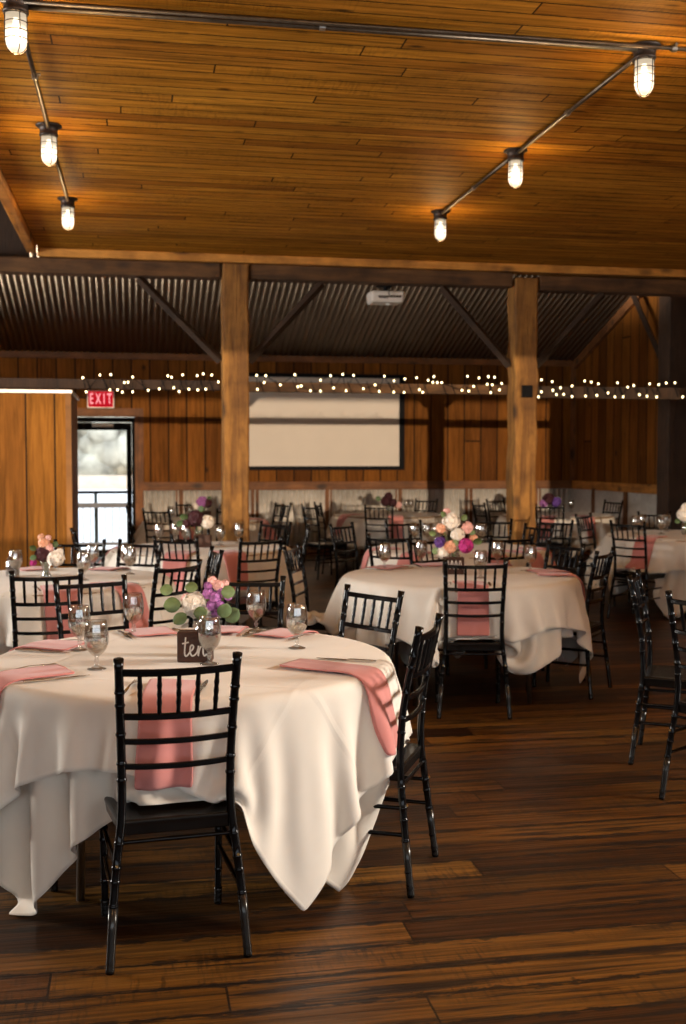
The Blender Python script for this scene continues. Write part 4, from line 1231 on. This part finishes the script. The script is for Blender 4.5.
# ------------------------------------------------------------------ flowers
def bloom(parent, c, r, mat, n=60, size=0.35, name='bloom', rs=None, flat=1.0):
    """ball of cupped petals"""
    rs = rs or random.Random(1)
    m = MB()
    m.ball(c, r*0.72, 1, 1, flat, 2)
    for i in range(n):
        z = 1-2*(i+0.5)/n; a = i*2.39996
        q = Vector((math.sqrt(1-z*z)*math.cos(a), math.sqrt(1-z*z)*math.sin(a), z*flat))
        q = (q+Vector([rs.uniform(-.12, .12) for _ in range(3)])).normalized()
        o = Vector(c)+q*r*rs.uniform(0.72, 0.92)
        t1 = q.cross(Vector((rs.uniform(-1, 1), rs.uniform(-1, 1), rs.uniform(-1, 1)))).normalized(); t2 = q.cross(t1)
        s = r*size*rs.uniform(0.7, 1.15)
        cen = m.bm.verts.new(o)
        ring = []
        for k_ in range(6):
            an = 2*PI*k_/6; rr = s*(1 if k_ % 2 == 0 else 0.72)
            ring.append(m.bm.verts.new(o + (t1*math.cos(an)+t2*math.sin(an))*rr + q*s*0.38))
        for k_ in range(6): m.bm.faces.new((cen, ring[k_], ring[(k_+1) % 6]))
    return m.build(name, mat, parent, True)
def leaf(parent, c, d, s, mat, rs, roundness=0.9):
    d = Vector(d).normalized(); up = Vector((rs.uniform(-.5, .5), -0.9, rs.uniform(-.1, .9))).normalized()
    t = d.cross(up).normalized(); nn = t.cross(d)
    m = MB(); c = Vector(c); n = 9
    cen = [m.bm.verts.new(c + d*s*2*i/n - nn*s*0.10*math.sin(PI*i/n)) for i in range(n+1)]
    L = []; R = []
    for i in range(1, n):
        w = s*roundness*math.sin(PI*i/n)**0.6
        L.append(m.bm.verts.new(c + d*s*2*i/n + t*w + nn*s*0.06)); R.append(m.bm.verts.new(c + d*s*2*i/n - t*w + nn*s*0.06))
    for side in (L, R):
        m.bm.faces.new((cen[0], cen[1], side[0])); m.bm.faces.new((cen[n], cen[n-1], side[-1]))
        for i in range(len(side)-1): m.bm.faces.new((cen[i+1], cen[i+2], side[i+1], side[i]))
    o = m.build('leaf', mat, parent, True)
    s_ = o.modifiers.new('solid', 'SOLIDIFY'); s_.thickness = 0.0012
    return o
def jar(parent, h=0.13, r=0.038, kind='mason'):
    if kind == 'mason':
        prof = [(0, 0.002), (r*0.9, 0.002), (r, 0.008), (r, h*0.72), (r*0.82, h*0.84), (r*0.80, h*0.88), (r*0.86, h*0.90), (r*0.82, h*0.93), (r*0.86, h*0.96), (r*0.80, h)]
    else:
        prof = [(0, 0.002), (r*0.8, 0.002), (r*0.9, 0.01), (r*0.55, h*0.35), (r*0.5, h*0.5), (r*0.8, h*0.85), (r*1.05, h)]
    inn = [(max(0, a-0.0025), b_+0.001) for a, b_ in prof[::-1]]; inn[-1] = (0, 0.006)
    MB().lathe(prof+inn, 28).build('glass_jar', M['vase'], parent, True)
def vec_frame(lat, dep):      # sideways/forward offset -> room offset
    x, y = room(lat, dep); return Vector((x, y, 0))
def bouquet(tb, lat, dep, label, blooms, leaves, kind='mason', h=0.13, r=0.038, seed=1):
    """blooms: (sideways, forward, height above table, radius, material, petals)"""
    X, Y = room(lat, dep)
    root = empty('flower_vase', (X, Y, TOP+0.0115)); tag(root, label, 'flowers')
    jar(root, h, r, kind)
    rs = random.Random(seed)
    st = MB()
    for b_ in blooms:
        e = vec_frame(b_[0], b_[1]); e.z = b_[2]
        st.tube([(rs.uniform(-.3, .3)*r, rs.uniform(-.3, .3)*r, 0.012), (e.x*0.15, e.y*0.15, h*0.9), (e.x*0.8, e.y*0.8, e.z-b_[3]*0.5)], 0.0022, 6)
    st.build('stems', M['stem'], root, True)
    for b_ in blooms:
        e = vec_frame(b_[0], b_[1]); e.z = b_[2]
        bloom(root, e, b_[3], M[b_[4]], b_[5], 0.42 if b_[5] > 50 else 0.6, 'bloom', rs)
    for l in leaves:
        e = vec_frame(l[0], l[1]); e.z = l[2]; d = vec_frame(l[3], l[4]); d.z = l[5]
        lf = leaf(root, e, d, l[6], M[l[7] if len(l) > 7 else 'leaf'], rs)
    return root
def block(tb, lat, dep, label, w=0.135, h=0.11, text=None, yaw=0.0):
    X, Y = room(lat, dep)
    root = empty('table_number_block', (X, Y, TOP+0.0115), -PSI+yaw); tag(root, label, 'table number')
    MB().box(-w/2, w/2, -0.035, 0.035, 0, h).build('wooden_block', M['block'], root, bevel=0.004)
    return root

# the table "ten": block with hand lettering, jar behind it
bk = block('ten', -0.550, 4.11, 'dark wooden block with white handwritten word ten on the nearest table', 0.128, 0.112)
def lettering(parent, strokes, h, x0, z0, y, rad=0.0032):
    m = MB()
    for s in strokes:
        # smooth the stroke by Catmull-Rom
        P_ = [Vector((x0+a*h, y, z0+b_*h)) for a, b_ in s]
        Q = []
        for i in range(len(P_)-1):
            p0 = P_[max(i-1, 0)]; p1 = P_[i]; p2 = P_[i+1]; p3 = P_[min(i+2, len(P_)-1)]
            for k_ in range(6):
                t = k_/6
                Q.append(0.5*((2*p1)+(p2-p0)*t+(2*p0-5*p1+4*p2-p3)*t*t+(3*p1-p0-3*p2+p3)*t*t*t))
        Q.append(P_[-1])
        m.tube(Q, rad, 8)
    o = m.build('lettering', M['paint'], parent, True)
    for v in o.data.vertices: v.co.y = y + (v.co.y-y)*0.35
    return o
ten = [
  [(0.16, 1.0), (0.13, 0.6), (0.10, 0.2), (0.16, 0.02), (0.28, 0.10), (0.38, 0.26)],
  [(-0.02, 0.66), (0.14, 0.70), (0.32, 0.74)],
  [(0.38, 0.26), (0.52, 0.38), (0.56, 0.52), (0.48, 0.60), (0.40, 0.48), (0.39, 0.22), (0.48, 0.04), (0.62, 0.08), (0.74, 0.22)],
  [(0.74, 0.22), (0.80, 0.42), (0.82, 0.56), (0.81, 0.30), (0.80, 0.03), (0.86, 0.34), (0.98, 0.56), (1.06, 0.48), (1.05, 0.20), (1.12, 0.04), (1.24, 0.14)]]
lettering(bk, ten, 0.072, -0.043, 0.022, -0.0362, 0.0030)
bouquet('ten', -0.535, 4.23, 'mason jar of white hydrangea, purple stock and round green leaves on the nearest table',
  [(-0.030, -0.01, 0.195, 0.046, 'petal_white', 110), (0.005, -0.03, 0.165, 0.024, 'petal_white', 50), (-0.065, 0.02, 0.215, 0.020, 'petal_pink', 34),
   (0.020, -0.02, 0.240, 0.019, 'petal_purple', 40), (0.048, -0.03, 0.225, 0.020, 'petal_purple', 40), (0.058, -0.01, 0.270, 0.018, 'petal_pink', 36),
   (0.035, -0.03, 0.195, 0.018, 'petal_purple', 36), (0.052, -0.03, 0.165, 0.017, 'petal_purple', 34), (0.035, 0.0, 0.285, 0.017, 'petal_pink', 32),
   (0.074, -0.01, 0.245, 0.017, 'petal_purple', 34), (0.082, 0.0, 0.275, 0.014, 'petal_pink', 28), (0.020, -0.01, 0.268, 0.015, 'petal_purple', 30),
   (0.066, -0.03, 0.195, 0.016, 'petal_purple', 32), (0.040, -0.03, 0.140, 0.014, 'petal_purple', 28), (0.095, 0.0, 0.225, 0.014, 'petal_purple', 28)],
  [(-0.115, 0, 0.250, -1, 0, 0.05, 0.026), (-0.085, 0, 0.195, -1, -0.1, -0.05, 0.034), (-0.060, -0.04, 0.165, -0.75, -0.3, -0.6, 0.030), (-0.02, 0.0, 0.258, -1, 0.1, 0.1, 0.026),
   (0.025, -0.07, 0.175, -1, -0.1, -0.1, 0.027), (0.07, -0.03, 0.245, 1, 0, 0.05, 0.028), (0.075, -0.05, 0.150, 0.35, -0.2, 0.9, 0.032), (0.085, 0.0, 0.130, 0.8, 0.1, 0.75, 0.034),
   (0.00, -0.05, 0.17, 0.1, -0.1, -1, 0.020)], seed=2)
# second table
bk2 = block('mid', 0.72, 7.22, 'wooden block with white scalloped lettering on the second table, centre right', 0.135, 0.11)
lettering(bk2, [[(0, 0.1), (0.12, 0.6), (0.24, 0.1), (0.36, 0.6), (0.48, 0.1), (0.60, 0.6), (0.72, 0.1), (0.84, 0.6), (0.96, 0.1)]], 0.11, -0.052, 0.025, -0.0362, 0.003)
bouquet('mid', 0.74, 7.36, 'tall jar of white, violet, peach and magenta flowers on the second table',
  [(-0.02, 0, 0.335, 0.055, 'petal_white', 80), (0.085, 0, 0.295, 0.035, 'petal_pink', 40), (-0.10, -0.02, 0.20, 0.032, 'petal_violet', 36), (-0.03, -0.04, 0.17, 0.036, 'petal_peach', 40),
   (0.07, -0.06, 0.18, 0.048, 'petal_magenta', 70), (0.02, -0.02, 0.25, 0.04, 'petal_white', 50), (-0.09, 0, 0.29, 0.03, 'petal_peach', 30), (-0.05, 0.03, 0.40, 0.022, 'petal_pink', 24), (0.13, 0.02, 0.22, 0.026, 'petal_peach', 30), (-0.08, -0.02, 0.13, 0.035, 'petal_white', 40)],
  [(0.12, -0.03, 0.20, 1, 0, 0.1, 0.032, 'leafdark'), (-0.06, 0, 0.36, -0.5, 0, 0.8, 0.025), (0.05, 0, 0.34, 0.6, 0, 0.8, 0.025), (-0.12, 0, 0.25, -1, 0, 0.2, 0.025), (0.0, -0.05, 0.22, 0.2, -0.3, -1, 0.022), (-0.11, -0.02, 0.16, -0.6, 0, -0.7, 0.025), (0.10, 0.0, 0.25, 0.8, 0, 0.5, 0.022)], h=0.15, seed=4)
# left edge table
bouquet('left', -1.86, 6.93, 'clear vase with white rose, burgundy and peach flowers on the left edge table',
  [(-0.015, 0, 0.155, 0.050, 'petal_burgundy', 60), (0.070, -0.03, 0.130, 0.044, 'petal_white', 44), (-0.010, 0.0, 0.225, 0.030, 'petal_peach', 50), (-0.035, 0.02, 0.262, 0.018, 'petal_peach', 28), (0.015, 0, 0.258, 0.016, 'petal_pink', 26),
   (0.020, 0, 0.195, 0.024, 'petal_pink', 34), (-0.075, -0.02, 0.105, 0.020, 'petal_magenta', 30), (0.088, -0.01, 0.168, 0.022, 'petal_white', 26)],
  [(-0.06, 0, 0.18, -0.8, 0, 0.5, 0.024, 'leafdark'), (0.045, 0, 0.20, 0.7, 0, 0.8, 0.022, 'leafdark'), (-0.05, -0.03, 0.14, -1, 0, -0.2, 0.022, 'leafdark'), (0.05, -0.03, 0.105, 0.9, 0, -0.3, 0.020, 'leafdark'), (-0.03, 0.02, 0.21, -0.6, 0, 1, 0.018, 'leafdark')], 'flare', 0.11, 0.04, seed=5)
# a second, small candle jar on that table
cj = empty('candle_jar', (*room(-2.12, 7.1), TOP+0.0115)); tag(cj, 'small dark candle jar at the left edge, behind a goblet', 'candle')
MB().lathe([(0, 0), (0.04, 0), (0.045, 0.01), (0.045, 0.09), (0.038, 0.10), (0.038, 0.115), (0.035, 0.115), (0.035, 0.1), (0.041, 0.09), (0.041, 0.01), (0, 0.008)], 24).build('jar_glass', M['vase'], cj, True)
MB().lathe([(0, 0.01), (0.036, 0.01), (0.036, 0.065), (0, 0.065)], 24).build('candle', M['petal_burgundy'], cj, True)
block('leftpost', -1.19, 9.42, 'dark wooden block beside burgundy flowers on the left post table', 0.14, 0.105)
bouquet('leftpost', -1.25, 9.56, 'jar of burgundy and white flowers on the left post table',
  [(-0.02, 0, 0.24, 0.06, 'petal_burgundy', 50), (0.08, 0, 0.21, 0.05, 'petal_white', 40), (-0.10, 0, 0.20, 0.035, 'petal_burgundy', 30)],
  [(-0.08, 0, 0.24, -1, 0, 0.2, 0.04, 'leafdark'), (-0.12, -0.02, 0.20, -1, 0, -0.2, 0.035, 'leafdark'), (0.02, 0, 0.29, 0.2, 0, 1, 0.03, 'leafdark')], seed=6)
block('exit', -1.72, 13.85, 'dark wooden block on the far table by the exit door', 0.14, 0.10)
bouquet('exit', -1.76, 14.0, 'small jar of purple flowers on the far table by the exit door',
  [(-0.02, 0, 0.21, 0.06, 'petal_purple', 50), (0.05, 0, 0.19, 0.05, 'petal_burgundy', 40), (-0.10, 0, 0.15, 0.045, 'petal_white', 30)], [(0.05, 0, 0.23, 0.7, 0, 0.7, 0.03, 'leafdark')], seed=7)
bouquet('screen', 0.62, 15.1, 'jar of dark burgundy flowers on the far table under the screen',
  [(-0.04, 0, 0.17, 0.06, 'petal_burgundy', 50), (0.06, 0, 0.15, 0.05, 'petal_burgundy', 40), (0.14, 0, 0.12, 0.04, 'petal_pink', 24), (0.0, 0, 0.24, 0.05, 'petal_burgundy', 30)], [(-0.1, 0, 0.2, -1, 0, 0.2, 0.04, 'leafdark')], seed=8)
bouquet('rightpost', 2.80, 15.0, 'jar of dark purple flowers on the far table behind the right post',
  [(-0.02, 0, 0.21, 0.07, 'petal_burgundy', 50), (0.08, 0, 0.17, 0.06, 'petal_violet', 40), (-0.09, 0, 0.15, 0.05, 'petal_purple', 30)], [(0.08, 0, 0.2, 1, 0, 0.3, 0.035, 'leafdark')], seed=9)
bouquet('right', 3.40, 11.0, 'white flowers in a jar on the right edge table, cut by the frame',
  [(-0.02, 0, 0.20, 0.065, 'petal_white', 60), (0.06, 0, 0.17, 0.05, 'petal_pink', 40), (0.0, 0, 0.27, 0.04, 'petal_white', 30)], [(-0.05, 0, 0.14, -1, 0, -0.3, 0.03, 'leafdark')], seed=10)

# ------------------------------------------------------------------ light
def area(name, loc, look, sx, sy, energy, color):
    ld = bpy.data.lights.new(name, 'AREA'); ld.shape = 'RECTANGLE'; ld.size = sx; ld.size_y = sy; ld.energy = energy; ld.color = color
    o = bpy.data.objects.new(name, ld); COL.objects.link(o); o.location = loc
    o.rotation_euler = (Vector(look)-Vector(loc)).to_track_quat('-Z', 'Y').to_euler()
    return o
area('daylight_right', (XR-0.08, 2.95, 2.65), (-0.5, 4.1, 0.8), 1.4, 0.85, 680, (1.0, 0.92, 0.81))
area('daylight_left', (XL+0.08, 7.3, 1.9), (0.5, 7.0, 0.9), 2.5, 1.3, 600, (1.0, 0.95, 0.88))
lf = area('daylight_left_far', (XL+0.08, 13.8, 3.25), (XL+0.08+1.0, 13.8, 3.25+0.62), 2.6, 0.7, 5000, (1.0, 0.88, 0.72))
lf.data.spread = math.radians(62)
sd = bpy.data.lights.new('low_sun', 'SUN'); sd.energy = 2.1; sd.angle = math.radians(0.35); sd.color = (1.0, 0.77, 0.54)
so = bpy.data.objects.new('low_sun', sd); COL.objects.link(so); so.location = (3, -8, 4)
so.rotation_euler = Vector((0.10, 1.0, -0.033)).to_track_quat('-Z', 'Y').to_euler()

w = bpy.data.worlds.new('overcast'); SC.world = w; w.use_nodes = True
nt = w.node_tree
bg = nt.nodes['Background']; bg.inputs[0].default_value = (0.86, 0.93, 1.0, 1); bg.inputs[1].default_value = 2.4

# ------------------------------------------------------------------ camera
cd = bpy.data.cameras.new('camera'); cam = bpy.data.objects.new('camera', cd); COL.objects.link(cam)
cd.sensor_fit = 'VERTICAL'; cd.sensor_height = 36.0; cd.sensor_width = 24.0
cd.lens = 1110/1024*36.0
pitch = math.atan((512-458.5)/1110)
cam.location = (0, 0, CH)
cam.rotation_euler = (PI/2 - pitch, 0, -PSI)
cd.clip_start = 0.05; cd.clip_end = 400
cd.dof.use_dof = True; cd.dof.focus_distance = 3.75; cd.dof.aperture_fstop = 4.0
SC.camera = cam

SC.view_settings.view_transform = 'Standard'; SC.view_settings.look = 'None'
SC.view_settings.gamma = 1.0; SC.view_settings.use_curve_mapping = False
SC.view_settings.exposure = 0.0
SC.cycles.use_denoising = True
SC.cycles.max_bounces = 10; SC.cycles.transparent_max_bounces = 16; SC.cycles.transmission_bounces = 10
SC.cycles.sample_clamp_indirect = 4.0
SC.cycles.caustics_reflective = False; SC.cycles.caustics_refractive = False
